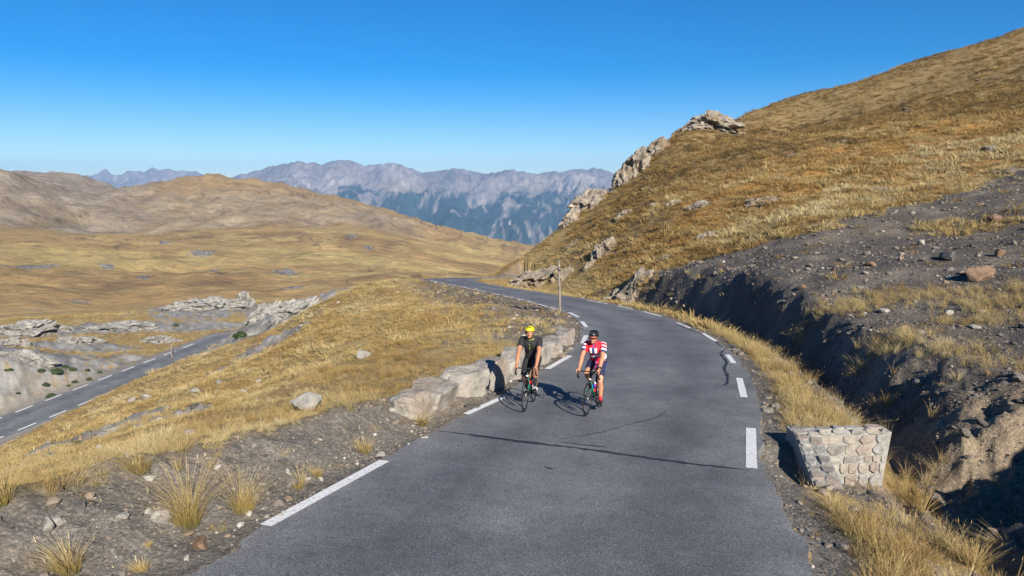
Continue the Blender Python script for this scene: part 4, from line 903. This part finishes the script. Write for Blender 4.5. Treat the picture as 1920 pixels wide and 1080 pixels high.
def make_rider(cfg, ped):
    V = Vector; t = empty('person'); tag(t, cfg['label'], 'person', 'cyclists riding up the road'); k = cfg['k']; skin = cfg['skin']
    pel = V((-.2, 0, 1.0)); tl = .50*k; ta = cfg['torso']; chest = pel+V((math.cos(ta), 0, math.sin(ta)))*tl; mid = pel.lerp(chest, .5)+V((-.03, 0, .015))
    hips = [pel+V((.02, s*.088, .0)) for s in (1, -1)]; sh = [chest+V((-.015, s*.178*k, -.005)) for s in (1, -1)]
    ankles = [p+V((-.105, -s*.012, .085)) for p, s in zip(ped, (1, -1))]; toes = [p+V((.085, s*.008, .02)) for p, s in zip(ped, (1, -1))]
    knees = [ik(h, a, .44*k, .445*k, V((1, s*.10, .35))) for h, a, s in zip(hips, ankles, (1, -1))]
    wr = [V((.525, s*.205, .925)) for s in (1, -1)]; elb = [ik(a, b, .285*k, .265*k, V((-.1, s*1.0, -.45))) for a, b, s in zip(sh, wr, (1, -1))]
    neck = chest+V((.035, 0, .075)); hc = chest+V((.13*k, 0, .155*k)); hp = cfg['head_pitch']
    hr = Matrix.Rotation(cfg['head_yaw'], 3, 'Z')@Matrix.Rotation(hp, 3, 'Y')
    H = lambda x, y, z: hc+hr@V((x, y, z))
    # --- body
    b = MB()
    b.tube([pel+V((-.02, 0, -.03)), pel+V((0, 0, .04)), mid, chest+V((-.02, 0, -.06)), chest], [.12, .145, .128, .135, .085], 18, True, flat=(1.12, .78) if False else (.8, 1.15))
    b.ell(chest+V((.0, 0, -.08)), (.115, .165, .13), Matrix.Rotation(PI/2-ta, 3, 'Y'))
    b.tube([sh[0], chest, sh[1]], [.058, .075, .058], 12, True); b.tube([chest+V((-.01, 0, .0)), neck, H(-.025, 0, -.06)], [.068, .056, .053], 12, True)
    for i in (0, 1):
        b.ell(hips[i]+V((-.05, 0, -.02)), (.115, .088, .1)); b.tube([hips[i], hips[i].lerp(knees[i], .35), hips[i].lerp(knees[i], .8), knees[i]], [.088, .082, .06, .056], 14, True)
        c1 = knees[i].lerp(ankles[i], .3)+V((-.022, 0, 0)); b.tube([knees[i], c1, knees[i].lerp(ankles[i], .65)+V((-.006, 0, 0)), ankles[i]], [.056, .063, .047, .036], 14, True)
        b.tube([ankles[i]+V((-.02, 0, -.035)), toes[i]], [.033, .03], 10, True)
        b.ell(sh[i], (.058, .056, .06)); b.tube([sh[i], sh[i].lerp(elb[i], .4), elb[i]], [.058, .056, .045], 12, True); b.tube([elb[i], elb[i].lerp(wr[i], .3), wr[i]], [.045, .046, .029], 12, True)
        s = 1 if i == 0 else -1
        # hand over the brake hood: palm, four curled fingers, thumb on the inside
        pm = wr[i]+V((.055, 0, .006)); b.tube([wr[i], pm, wr[i]+V((.09, 0, .002))], [.027, .034, .028], 12, True, flat=(1, .85))
        for q, (dx, dz, ln) in enumerate([(.105, -.004, .05), (.092, -.016, .054), (.076, -.026, .05), (.06, -.034, .042)]):
            f0 = wr[i]+V((dx, s*.02, dz)); b.tube([f0+V((-.012, -s*.008, .01)), f0+V((.008, s*.012, -.004)), f0+V((.016, s*.006, -ln*.5)), f0+V((.01, -s*.018, -ln*.85))], [.0105, .0105, .0095, .008], 8, True)
        b.tube([wr[i]+V((.03, -s*.022, .0)), wr[i]+V((.065, -s*.038, -.012)), wr[i]+V((.095, -s*.034, -.03))], [.013, .011, .009], 8, True)
    # head: skull, face, jaw, nose, brow, ears
    b.ell(H(-.012, 0, .03), (.098, .076, .1), hr, 20); b.ell(H(.022, 0, -.03), (.068, .06, .085), hr, 18); b.ell(H(.05, 0, -.085), (.036, .036, .028), hr)
    b.tube([H(.082, 0, .012), H(.104, 0, -.022), H(.1, 0, -.032)], [.009, .0135, .012], 8, True); b.ell(H(.07, 0, .026), (.022, .052, .012), hr)
    for s in (1, -1): b.ell(H(-.005, s*.078, -.008), (.02, .009, .032), hr); b.ell(H(.055, s*.036, -.03), (.026, .024, .024), hr)
    body = link_mesh('body', remesh(b, 'body', .0065, 3), M[skin], t)
    for s in (1, -1):
        e = MB(); e.ell(H(.082, s*.031, .006), (.008, .0125, .0065), hr); e.build('eye', M['eye'], t)
    m_ = MB(); m_.tube([H(.078, .024, -.05), H(.086, .012, -.056), H(.0885, 0, -.058), H(.086, -.012, -.056), H(.078, -.024, -.05)], [.002, .005, .006, .005, .002], 8, True); m_.build('mouth', M[cfg['mouth']], t)
    hh = MB(); hh.ell(H(-.028, 0, .03), (.095, .08, .098), hr, 18); hh.build('hair', M['hair'], t)
    # --- jersey
    j = MB()
    j.tube([pel+V((.0, 0, -.045)), pel+V((0, 0, .08)), mid, chest+V((-.02, 0, -.06)), chest], [.15, .168, .152, .15, .1], 20, True, flat=(.84, 1.14)); j.ell(chest+V((.0, 0, -.08)), (.128, .178, .14), Matrix.Rotation(PI/2-ta, 3, 'Y'))
    j.tube([sh[0], chest, sh[1]], [.069, .088, .069], 14, True); j.tube([chest, neck.lerp(chest, .45)], [.08, .071], 14)
    for i in (0, 1): j.ell(sh[i], (.071, .068, .073)); j.tube([sh[i], sh[i].lerp(elb[i], .4), sh[i].lerp(elb[i], cfg['sleeve'])], [.072, .071, .068], 14)
    me = remesh(j, 'jersey', .008, 3, .007); jo = link_mesh('jersey', me, [M[x] for x in cfg['jersey']], t)
    ax = (chest-pel).normalized(); fn = V((ax.z, 0, -ax.x))
    def region(p):
        for i in (0, 1):
            d = elb[i]-sh[i]; q = (p-sh[i]).dot(d)/d.length_squared
            out = abs(p.y) > abs(sh[i].y)-.01
            if (p-sh[i]).length < .4 and p.y*(1 if i == 0 else -1) > 0 and q > .12 and out: return ('sleeve', q, (p-sh[i]).dot(fn))
        return ('torso', (p-pel).dot(ax)/tl, (p-pel).dot(fn))
    mi = [cfg['paint'](region(pl.center), pl.center) for pl in me.polygons]; me.polygons.foreach_set('material_index', np.array(mi, np.int32))
    # --- shorts
    sh_ = MB(); sh_.tube([pel+V((-.03, 0, -.04)), pel+V((-.005, 0, .07))], [.148, .15], 18, True, flat=(.86, 1.14)); 
    for i in (0, 1): sh_.ell(hips[i]+V((-.05, 0, -.02)), (.127, .1, .112)); sh_.tube([hips[i], hips[i].lerp(knees[i], .35), hips[i].lerp(knees[i], cfg['short_len'])], [.1, .096*cfg['baggy'], .077*cfg['baggy']], 16)
    me = remesh(sh_, 'shorts', .009, 3, .006*cfg['baggy']); link_mesh('shorts', me, [M[x] for x in cfg['shorts']], t)
    if len(cfg['shorts']) > 1: me.polygons.foreach_set('material_index', np.array([1 if abs(pl.center.y) > .188 else (2 if abs(pl.center.y) > .168 and len(cfg['shorts']) > 2 else 0) for pl in me.polygons], np.int32))
    for i in (0, 1):
        sk = MB(); sk.tube([knees[i].lerp(ankles[i], cfg['sock']), knees[i].lerp(ankles[i], .85), ankles[i]+V((0, 0, -.02))], [.043 if cfg['sock'] > .6 else .052, .039, .04], 12); sk.build('sock', M[cfg['sockmat']], t)
        s_ = MB(); s_.tube([ankles[i]+V((-.035, 0, -.045)), ankles[i]+V((.03, 0, -.04)), toes[i]+V((-.03, 0, .01)), toes[i]+V((.015, 0, 0))], [.042, .046, .046, .036], 14, True, flat=(1, .95)); s_.tube([ankles[i]+V((-.005, 0, -.04)), ankles[i]+V((0, 0, .012))], [.045, .043], 12, True)
        so = link_mesh('shoe', remesh(s_, 'shoe', .008, 2), M['black_plastic'], t)
        for q in (.3, .55):
            c0 = ankles[i].lerp(toes[i], q)+V((0, 0, -.012)); stp = MB(); stp.torus((0, 0, 0), .047, .005, 18, 5); ob = stp.build('strap', M['white_decal' if cfg['shoe_white'] else 'strap'], so); ob.location = c0; ob.rotation_euler = (0, .35, PI/2)
    # --- helmet
    he = MB(); N = 36; rows = 12; v = []; f = []; mi = []
    for jn in range(rows+1):
        th = (PI*.54)*jn/rows
        for kk in range(N):
            a = 2*PI*kk/N; x, y, z = math.sin(th)*math.cos(a), math.sin(th)*math.sin(a), math.cos(th); lift_ = 1+.02*(jn == rows)
            lo_ = -.012 if x < 0 else .018*x
            v.append(H(x*.132-.014, y*.101*lift_, z*.102+.052+lo_*(jn/rows)))
    for jn in range(rows):
        for kk in range(N): f.append((jn*N+kk, jn*N+(kk+1) % N, (jn+1)*N+(kk+1) % N, (jn+1)*N+kk)); a = 2*PI*(kk+.5)/N; yy = math.sin((PI*.54)*(jn+.5)/rows)*math.sin(a); mi.append(0)
    he.add(v, f); shell = he.build('helmet', M[cfg['helmet']], t)
    so = shell.modifiers.new('thick', 'SOLIDIFY'); so.thickness = .014; so.offset = 1
    for y0 in (-.062, -.031, 0, .031, .062):
        for x0, x1 in ((.5, .86), (-.05, .32), (-.75, -.3)):
            ve = MB(); pts = []
            for q in range(7):
                xx = x0+(x1-x0)*q/6; yy = y0/.101; zz = math.sqrt(max(0.02, 1-xx*xx-yy*yy)); lo_ = 0; pts.append(H(xx*.132*1.03-.014, yy*.101*1.03, zz*.102*1.03+.052+.012*max(xx, 0)*(1-zz)))
            if 1-x1*x1-(y0/.101)**2 < 0.02: continue
            ve.tube(pts, [.004, .009, .012, .0125, .012, .009, .004], 8, True, flat=(1, 1)); ve.build('vent', M['black_plastic' if cfg['helmet'] != 'black_plastic' else cfg['vent']], shell)
    for s in (1, -1):
        stp = MB(); stp.tube([H(.02, s*.088, .04), H(.01, s*.082, -.03), H(.04, s*.045, -.105), H(.045, 0, -.118)], .005, 6); stp.build('chin_strap', M['strap'], t)
    if cfg['glasses']:
        g = MB(); P = [H(.03, .083, .012), H(.07, .066, .006), H(.097, .034, .002), H(.102, 0, .006), H(.097, -.034, .002), H(.07, -.066, .006), H(.03, -.083, .012)]
        g.tube(P, [.006, .015, .021, .014, .021, .015, .006], 10, True, flat=(.35, 1)) ; g.build('sunglasses', M['lens'], t)
        fr_ = MB(); fr_.tube([p+hr@V((.004, 0, .017)) for p in P], .0045, 6); fr_.build('glasses_frame', M['red_cloth'], t)
    if cfg.get('watch'):
        wq = MB(); d = (elb[0]-wr[0]).normalized(); c0 = wr[0]+d*.045; wq.tube([c0-d*.012, c0+d*.012], .034, 14); w0 = wq.build('wristwatch', M['black_rubber'], t)
        wf = MB(); wf.tube([c0+V((.01, .02, .028)), c0+V((.014, .026, .038))], [.019, .018], 12); wf.build('watch_face', M['black_plastic'], w0)
    if cfg.get('zip'):
        zp = MB(); pts = []
        for q in range(6):
            u = .98-.26*q/5; pts.append(pel+ax*tl*u+fn*(.150+.022*q/5)+V((.012, 0, .008)))
        zp.tube(pts, [.004]*6, 6); zp.build('zip', M['yellow_trim'], t)
        co = MB(); cpt = [chest+V((.105-.12*(1-math.cos(a))*.5, .088*math.sin(a), .045-.045*math.cos(a))) for a in np.linspace(-2.2, 2.2, 12)]; co.tube(cpt, .006, 6); co.build('collar', M['yellow_trim'], t)
    return t
def paint_black(rg, p): return 1 if (rg[0] == 'sleeve' and .5 < rg[1] < .54) else 0
def paint_team(rg, p):   # 0 white 1 red 2 blue 3 navy 4 pale blue
    if rg[0] == 'sleeve':
        q = rg[1]
        if q > .58: return 3
        if q > .52: return 2
        if q > .47: return 0
        if .22 < q < .38 and rg[2] > .01: return 3 if int(p.y*90+p.z*60) % 3 else 1
        return 0
    u, fr = rg[1], rg[2]; y = p.y
    if fr < -.02: return 0 if abs(y) > .13 else 1
    if abs(y) < .008: return 2
    if u > 1.06: return 1
    if u > .84: return 3 if abs(y) < .03 else (0 if abs(y) < .075 else 1)
    if u > .62: return 1 if abs(y) < .1 else 0
    if u > .46: return (4 if int(y*70+u*24) % 3 else 0) if abs(y) < .1 else (1 if abs(y) < .15 else 0)
    return 1 if abs(y) < .14 else 0
def place(o, front, rear, lean=0):
    A_, B_ = on_road(*front), on_road(*rear); d = A_-B_; d[2] = 0; d /= np.linalg.norm(d)
    org = A_-d*FAX; org[2] = 0; f = Vector((d[0], d[1], -GRADE*d[1])).normalized(); l = Vector((0, 0, 1)).cross(f).normalized(); u = f.cross(l)
    o.matrix_world = Matrix.Translation((org[0], org[1], zroad(org[1])+.006))@Matrix((f, l, u)).transposed().to_4x4()@Matrix.Rotation(lean, 4, 'X')
bikeA, pedA = make_bike(['red_bottle'], 'black and teal road bicycle under the rider in black', R_(22))
rideA = make_rider(dict(label='cyclist in black jersey and yellow helmet riding beside the stone row', k=1.04, torso=R_(56), head_pitch=R_(4), head_yaw=R_(6), skin='skin_a', mouth='lip', sleeve=.62, jersey=['black_cloth', 'navy_cloth'], paint=paint_black, shorts=['black_cloth'], short_len=.9, baggy=1.12, sock=.42, sockmat='black_cloth', shoe_white=True, helmet='yellow_helmet', vent='black_plastic', glasses=False, zip=True), pedA)
bikeB, pedB = make_bike(['blue_bottle', 'red_bottle'], 'black and teal road bicycle under the rider in red and white', R_(-78))
rideB = make_rider(dict(label='cyclist in red, white and blue jersey and black helmet on mid road', k=.99, torso=R_(51), head_pitch=R_(4), head_yaw=R_(-4), skin='skin_b', mouth='lip', sleeve=.66, jersey=['white_cloth', 'red_cloth', 'blue_cloth', 'navy_cloth', 'pale_blue_cloth'], paint=paint_team, shorts=['navy_cloth', 'blue_cloth', 'navy_cloth'], short_len=.74, baggy=1.0, sock=.72, sockmat='red_cloth', shoe_white=False, helmet='black_plastic', vent='dark_metal', glasses=True, watch=True), pedB)
for a, b in ((bikeA, rideA),):
    place(a, (984, 772), (1001, 753.5)); b.matrix_world = a.matrix_world.copy()
place(bikeB, (1100, 780), (1122, 762)); rideB.matrix_world = bikeB.matrix_world.copy()

# ------------------------------------------------------------------ shrubs in the valley
M['leaf'] = plain('juniper_leaf', (.035, .055, .02), .8, 0, .5, 3)
def shrub(px, py, wpx, label, seed, r=None):
    p = hit(px, py) if r is None else drop(px, py, r); sc = math.hypot(p[0], p[1])/FPX; R0 = wpx*sc*.55; r2 = np.random.default_rng(seed)
    t = empty('juniper_shrub', p); tag(t, label, 'shrub', 'dark juniper shrubs beyond the lower road')
    n = 420; d = r2.normal(size=(n, 3)); d /= np.linalg.norm(d, axis=1)[:, None]; d[:, 2] = np.abs(d[:, 2])*.75
    lob = 1+.28*np.array([mnoise.noise(Vector(q*2.2+seed)) for q in d]); c = d*(R0*lob*r2.uniform(.55, 1.05, n))[:, None]
    s = R0*.2; e1 = r2.normal(size=(n, 3)); e1 /= np.linalg.norm(e1, axis=1)[:, None]; e2 = np.cross(e1, r2.normal(size=(n, 3))); e2 /= np.linalg.norm(e2, axis=1)[:, None]
    v = np.stack([c+e1*s, c+e2*s*.7, c-e1*s, c-e2*s*.7], 1).reshape(-1, 3); f = np.arange(4*n).reshape(-1, 4)
    o = link_mesh('foliage', mesh_np('foliage', v, f, False), M['leaf'], t); tag(o, kind='stuff')
    mb = MB()
    for q in range(5): a = q*1.26; mb.tube([(0, 0, -.05), (math.cos(a)*R0*.3, math.sin(a)*R0*.3, R0*.3), (math.cos(a)*R0*.6, math.sin(a)*R0*.6, R0*.55)], [.04, .03, .015], 6)
    mb.build('stem', M['wood'], t)
SHR = [(106, 700, 17, 'largest dark shrub on the pale slope above the lower road'), (77, 697, 11, 'dark shrub left of the largest one on the pale slope'), (122, 690, 11, 'dark shrub just right of the largest one, upper'), (136, 694, 11, 'dark shrub right of the largest one, third in the upper row'), (86, 724, 11, 'dark shrub low on the pale slope under the largest one'), (140, 718, 9, 'dark shrub midway between the largest one and the lower road'), (167, 713, 9, 'dark shrub nearest the lower road in the middle row'), (164, 696, 8, 'dark shrub in the upper row, second from the road'), (187, 700, 8, 'dark shrub in the upper row, closest to the road'), (96, 745, 14, 'flat dark shrub at the far edge of the lower road'), (20, 695, 7, 'small dark shrub near the left picture edge'), (98, 682, 7, 'small dark shrub above the largest one'), (12, 697, 6, 'tiny dark shrub at the left picture edge'), (128, 725, 6, 'tiny dark shrub under the middle row'), (112, 752, 6, 'tiny shrub beside the flat one at the road'), (34, 739, 6, 'tiny dark shrub low at the left')]
for i, (px, py, wp, lb) in enumerate(SHR): shrub(px, py, wp, lb, 900+i)
shrub(450, 632, 22, 'round green juniper among pale rocks where the lower road disappears', 950); shrub(146, 836, 18, 'low green cushion shrub behind the gravel berm', 951)
shrub(330, 612, 9, 'dark shrub at the base of the valley limestone', 952)

# ------------------------------------------------------------------ grass and gravel
def tuft_geo(seed, n, hgt, spread, width, lean=.35, heads=0):
    r2 = np.random.default_rng(seed); V = []; Fq = []; al = []; wind = r2.normal(size=2)*.22*hgt
    for i in range(n):
        a = r2.uniform(0, 2*PI); q = math.sqrt(r2.uniform())*spread; b = np.array([math.cos(a)*q, math.sin(a)*q, -.02]); h = hgt*r2.uniform(.35, 1.05); out = np.array([math.cos(a), math.sin(a), 0])*(q/spread*.6+.25)*lean*h*r2.uniform(.2, 2.4)+r2.normal(size=3)*[.13*h, .13*h, 0]+np.array([wind[0], wind[1], 0])
        s = np.array([-math.sin(a+r2.normal()), math.cos(a+r2.normal()), 0]); s = s/np.linalg.norm(s)*width*.5
        pts = [(0, 1), (.4, .85), (.75, .6), (1, .12)]; o = len(V)
        for tt, wd in pts:
            c = b+np.array([0, 0, h*(tt-.12*tt*tt*lean)])+out*tt*tt; V += [c-s*wd, c+s*wd]; al += [tt, tt]
        Fq += [[o, o+1, o+3, o+2], [o+2, o+3, o+5, o+4], [o+4, o+5, o+7, o+6]]
        if i < heads:
            o = len(V); c = b+np.array([0, 0, h*(1-.12*lean)])+out; dr = out/np.linalg.norm(out+1e-6)*.35+np.array([0, 0, .8]); L = .05+.03*r2.uniform()
            V += [c-dr*L*.3, c+s/width*.012, c+dr*L, c-s/width*.012]; al += [1, 1, 1, 1]; Fq += [[o, o+1, o+2, o+3]]
    return np.array(V), np.array(Fq), np.array(al, np.float32)
def tuft_mesh(*a, **k):
    v, f, al = tuft_geo(*a, **k); me = mesh_np('tuft', v, f, False); at = me.attributes.new('along', 'FLOAT', 'POINT'); at.data.foreach_set('value', al); return me
def proto_coll(name, meshes, mat):
    c = bpy.data.collections.new(name)
    for i, me in enumerate(meshes):
        me.materials.append(mat); o = bpy.data.objects.new('%s_%02d' % (name, i), me); c.objects.link(o)
    return c
def scatter(name, P, rot, scl, idx, tone, coll, label):
    me = bpy.data.meshes.new(name); me.vertices.add(len(P)); me.vertices.foreach_set('co', P.astype(np.float32).ravel())
    for nm, ty, arr, key in (('rot', 'FLOAT_VECTOR', rot, 'vector'), ('scl', 'FLOAT_VECTOR', scl, 'vector'), ('idx', 'INT', idx, 'value'), ('tone', 'FLOAT', tone, 'value')):
        a = me.attributes.new(nm, ty, 'POINT'); a.data.foreach_set(key, np.ascontiguousarray(arr, np.int32 if ty == 'INT' else np.float32).ravel())
    o = link_mesh(name, me); ng = bpy.data.node_groups.new(name, 'GeometryNodeTree'); ng.interface.new_socket('Geometry', in_out='INPUT', socket_type='NodeSocketGeometry'); ng.interface.new_socket('Geometry', in_out='OUTPUT', socket_type='NodeSocketGeometry')
    N = ng.nodes; gi = N.new('NodeGroupInput'); go = N.new('NodeGroupOutput'); ip = N.new('GeometryNodeInstanceOnPoints'); ci = N.new('GeometryNodeCollectionInfo'); ci.inputs['Collection'].default_value = coll; ci.inputs['Separate Children'].default_value = True; ci.inputs['Reset Children'].default_value = True
    def na(n_, t_): q = N.new('GeometryNodeInputNamedAttribute'); q.data_type = t_; q.inputs['Name'].default_value = n_; return q.outputs['Attribute']
    er = N.new('FunctionNodeEulerToRotation'); Lk = ng.links.new
    Lk(gi.outputs[0], ip.inputs['Points']); Lk(ci.outputs[0], ip.inputs['Instance']); ip.inputs['Pick Instance'].default_value = True
    Lk(na('idx', 'INT'), ip.inputs['Instance Index']); Lk(na('rot', 'FLOAT_VECTOR'), er.inputs[0]); Lk(er.outputs[0], ip.inputs['Rotation']); Lk(na('scl', 'FLOAT_VECTOR'), ip.inputs['Scale']); Lk(ip.outputs[0], go.inputs[0])
    md = o.modifiers.new('scatter', 'NODES'); md.node_group = ng; tag(o, label, kind='stuff'); return o
def sample(r0, r1, dens, amax=40):
    n = int(R_(amax)*(r1*r1-r0*r0)*dens); a = rng.uniform(-R_(amax), R_(amax), n); r = np.sqrt(rng.uniform(r0*r0, r1*r1, n)); return r*np.sin(a), r*np.cos(a)
# 0-3 tall, 4-6 middle, 7-9 coarse far tussocks
pro = [tuft_mesh(i, 46, .5, .11, .006, .55, heads=8) for i in range(4)]+[tuft_mesh(20+i, 40, .26, .14, .0085, .8) for i in range(3)]+[tuft_mesh(40+i, 34, .27, .24, .024, .7) for i in range(3)]
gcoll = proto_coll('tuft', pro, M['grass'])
Ps, Rt, Sc, Ix, Tn = [], [], [], [], []
for r0, r1, den in ((4, 14, 70), (14, 30, 34), (30, 60, 18), (60, 120, 11.0), (120, 210, 4.5)):
    x, y = sample(r0, r1, den); g = interp_grid(grassd, x, y); ins = interp_grid(INS, x, y); dr = np.minimum(interp_grid(np.minimum(DR, 30), x, y), 30); dl = interp_grid(np.minimum(DL, 30), x, y); dlow = interp_grid(np.minimum(DLOW, 30), x, y)
    patch = fbm(x/1.6, y/1.6, 66, 3); keep = (rng.uniform(size=len(x)) < g*np.clip(.72+1.1*patch, .12, 1)) & (ins < .02) & (dr > .12) & (dlow > 4.6)
    x, y, dr, dl, patch = x[keep], y[keep], dr[keep], dl[keep], patch[keep]; z = interp_grid(Z, x, y); tone = interp_grid(TONE, x, y); tu = interp_grid(tus, x, y); n = len(x); r = np.hypot(x, y)
    bc = (dl > 1.2) & (dl < 6.5) & (r < 17) & (y < 15); tall = (dr < 3.6) | (tu > .3) | (patch > .32) | (bc & (patch > .05) & (rng.uniform(size=n) < .45)); u = rng.uniform(size=n)
    ix = np.where(r < 30, np.where(tall, rng.integers(0, 4, n), rng.integers(4, 7, n)), np.where(r < 60, np.where(u < .35, rng.integers(4, 7, n), rng.integers(7, 10, n)), rng.integers(7, 10, n)))
    hill = interp_grid(righthill, x, y); base = np.where(ix < 4, np.where(dr < 3.6, rng.uniform(.45, .95, n), rng.uniform(.4, .8, n)), rng.uniform(.5, 1.1, n))*np.where(r > 30, .75+rng.gamma(1.5, .32, n), 1)
    base = np.where((hill < .3) & (ix >= 4) & (r < 200), base*.62, base); base = np.where(r < 12, base*.85, base); base = np.where(dr < .5, base*.5, base)
    Ps.append(np.stack([x, y, z], 1)); Rt.append(np.stack([rng.normal(0, .16, n), rng.normal(0, .16, n), rng.uniform(0, 6.28, n)], 1)); Sc.append(np.stack([base*rng.uniform(.9, 1.3, n), base*rng.uniform(.9, 1.3, n), base*np.where(ix >= 4, .82, 1)], 1)); Ix.append(ix); Tn.append(np.clip(tone+.12*patch+.1*bc, 0, 1))
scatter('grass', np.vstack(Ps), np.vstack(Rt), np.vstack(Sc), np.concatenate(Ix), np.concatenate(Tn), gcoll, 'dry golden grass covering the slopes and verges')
def mat_gravel():
    m, t, b = newmat('loose_gravel'); a = nd(t, 'ShaderNodeAttribute', attribute_name='tone', attribute_type='INSTANCER').outputs['Fac']
    c = ramp(t, a, [(0, (.05, .045, .04)), (.35, (.115, .1, .085)), (.6, (.2, .175, .145)), (.8, (.2, .135, .085)), (.86, (.27, .245, .21)), (1, (.42, .395, .35))])
    p = wpos(t); v = ramp(t, tnoise(t, p, 30), [(.3, (.7, .7, .7)), (.7, (1.2, 1.2, 1.2))]); t.links.new(mixc(t, .8, c, v, 'MULTIPLY'), b.inputs['Base Color']); b.inputs['Roughness'].default_value = .9; return m
scoll = proto_coll('pebble', [mesh_np('pebble', *rock_geo(800+i, (1, .75, .55), 2, 8, .06), False) for i in range(6)], mat_gravel())
Ps, Rt, Sc, Ix, Tn = [], [], [], [], []
for r0, r1, den, smin in ((4, 14, 300, .010), (14, 30, 110, .018), (30, 75, 22, .035)):
    x, y = sample(r0, r1, den); g = interp_grid(stony, x, y); ins = interp_grid(INS, x, y); dlow = interp_grid(np.minimum(DLOW, 30), x, y)
    cl = fbm(x/1.2, y/1.2, 67, 3); keep = (rng.uniform(size=len(x)) < g*np.clip(.5+1.2*cl, .08, 1)+.012) & (ins < .02) & (dlow > 5); x, y = x[keep], y[keep]; n = len(x); s = smin*(1+rng.pareto(2.6, n)); s = np.minimum(s, .16)
    shv = interp_grid(sh, x, y); Ps.append(np.stack([x, y, interp_grid(Z, x, y)+s*.1], 1)); Rt.append(rng.uniform(-.4, .4, (n, 3))+np.stack([0*s, 0*s, rng.uniform(0, 6.28, n)], 1)); Sc.append(np.stack([s, s, s*rng.uniform(.6, 1.2, n)], 1)); Ix.append(rng.integers(0, 6, n)); Tn.append(np.clip(np.where(shv > .5, rng.beta(1.3, 2.0, n), rng.beta(1.6, 1.9, n)), 0, 1))
x, y = sample(35, 150, .10); g = interp_grid(righthill, x, y)+.5*interp_grid(rk, x, y); ins = interp_grid(INS, x, y); keep = (rng.uniform(size=len(x)) < g*np.clip(.25+1.6*fbm(x/9, y/9, 68, 3), .03, 1)) & (ins < .02) & (interp_grid(np.minimum(DR, 30), x, y) > .8); x, y = x[keep], y[keep]; n = len(x); s_z = .09*(1+rng.pareto(2.2, n)); s_z = np.minimum(s_z, .6)
Ps.append(np.stack([x, y, interp_grid(Z, x, y)+s_z*.15], 1)); Rt.append(rng.uniform(-.4, .4, (n, 3))+np.stack([0*s_z, 0*s_z, rng.uniform(0, 6.28, n)], 1)); Sc.append(np.stack([s_z, s_z, s_z*rng.uniform(.5, 1.1, n)], 1)); Ix.append(rng.integers(0, 6, n)); Tn.append(rng.uniform(.4, .84, n))
t = rng.uniform(size=120); q = np.array([on_road(470+tt*360-rng.gamma(1.5, 26), 1000-tt*200-rng.uniform(-4, 26)) for tt in t]); sz = np.minimum(.012*(1+rng.pareto(1.8, 120)), .055)
Ps.append(np.c_[q[:, 0], q[:, 1], interp_grid(Z, q[:, 0], q[:, 1])+sz*.2]); Rt.append(np.c_[0*t, 0*t, rng.uniform(0, 6, 120)]); Sc.append(np.c_[sz, sz, sz]); Ix.append(rng.integers(0, 6, 120)); Tn.append(rng.uniform(.55, 1, 120))
scatter('gravel', np.vstack(Ps), np.vstack(Rt), np.vstack(Sc), np.concatenate(Ix), np.concatenate(Tn), scoll, 'loose shale chips and gravel on bare ground and shoulders')

# the tufts one can count on the near berm and in the shale
def mat_tuft():
    m, t, b = newmat('near_dry_tuft'); hgt = nd(t, 'ShaderNodeAttribute', attribute_name='along').outputs['Fac']; rnd = t.nodes.new('ShaderNodeObjectInfo').outputs['Random']
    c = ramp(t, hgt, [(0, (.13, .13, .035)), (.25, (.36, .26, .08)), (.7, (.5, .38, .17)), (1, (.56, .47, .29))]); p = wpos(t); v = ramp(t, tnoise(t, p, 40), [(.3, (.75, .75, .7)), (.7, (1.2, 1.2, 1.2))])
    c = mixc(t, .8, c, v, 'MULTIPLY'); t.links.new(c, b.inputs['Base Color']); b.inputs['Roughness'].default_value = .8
    tr = nd(t, 'ShaderNodeBsdfTranslucent'); t.links.new(c, tr.inputs[0]); mx = nd(t, 'ShaderNodeMixShader'); mx.inputs[0].default_value = .3; t.links.new(b.outputs[0], mx.inputs[1]); t.links.new(tr.outputs[0], mx.inputs[2]); t.links.new(mx.outputs[0], t.nodes['Material Output'].inputs[0]); return m
M['tuft'] = mat_tuft()
TUF = [(352, 985, 115, 170, 'tall pale grass tuft on the foreground berm, largest of the tufts'), (455, 960, 95, 105, 'golden grass tuft on the berm left of the painted line'), (262, 884, 90, 75, 'wide grass tuft growing behind the berm crest'), (597, 893, 40, 34, 'small green-golden tuft above the near painted line'), (558, 915, 46, 34, 'low brownish tuft beside the near painted line'), (683, 848, 60, 42, 'grass tuft at the shoulder before the stone row'), (790, 797, 46, 34, 'tuft growing at the foot of the first stone block'), (8, 945, 50, 90, 'tall straw tuft cut by the left picture edge'), (130, 1072, 90, 80, 'brownish tuft at the bottom left of the picture'), (275, 1024, 26, 14, 'tiny green tuft low on the berm'), (265, 1070, 50, 26, 'flat reddish tuft by the asphalt at the bottom'), (1705, 645, 30, 34, 'round tuft alone on the lower shale'), (995, 712, 26, 26, 'tuft between the stone row and the rider in black')]
for i, (px, py, wp, hp, lb) in enumerate(TUF):
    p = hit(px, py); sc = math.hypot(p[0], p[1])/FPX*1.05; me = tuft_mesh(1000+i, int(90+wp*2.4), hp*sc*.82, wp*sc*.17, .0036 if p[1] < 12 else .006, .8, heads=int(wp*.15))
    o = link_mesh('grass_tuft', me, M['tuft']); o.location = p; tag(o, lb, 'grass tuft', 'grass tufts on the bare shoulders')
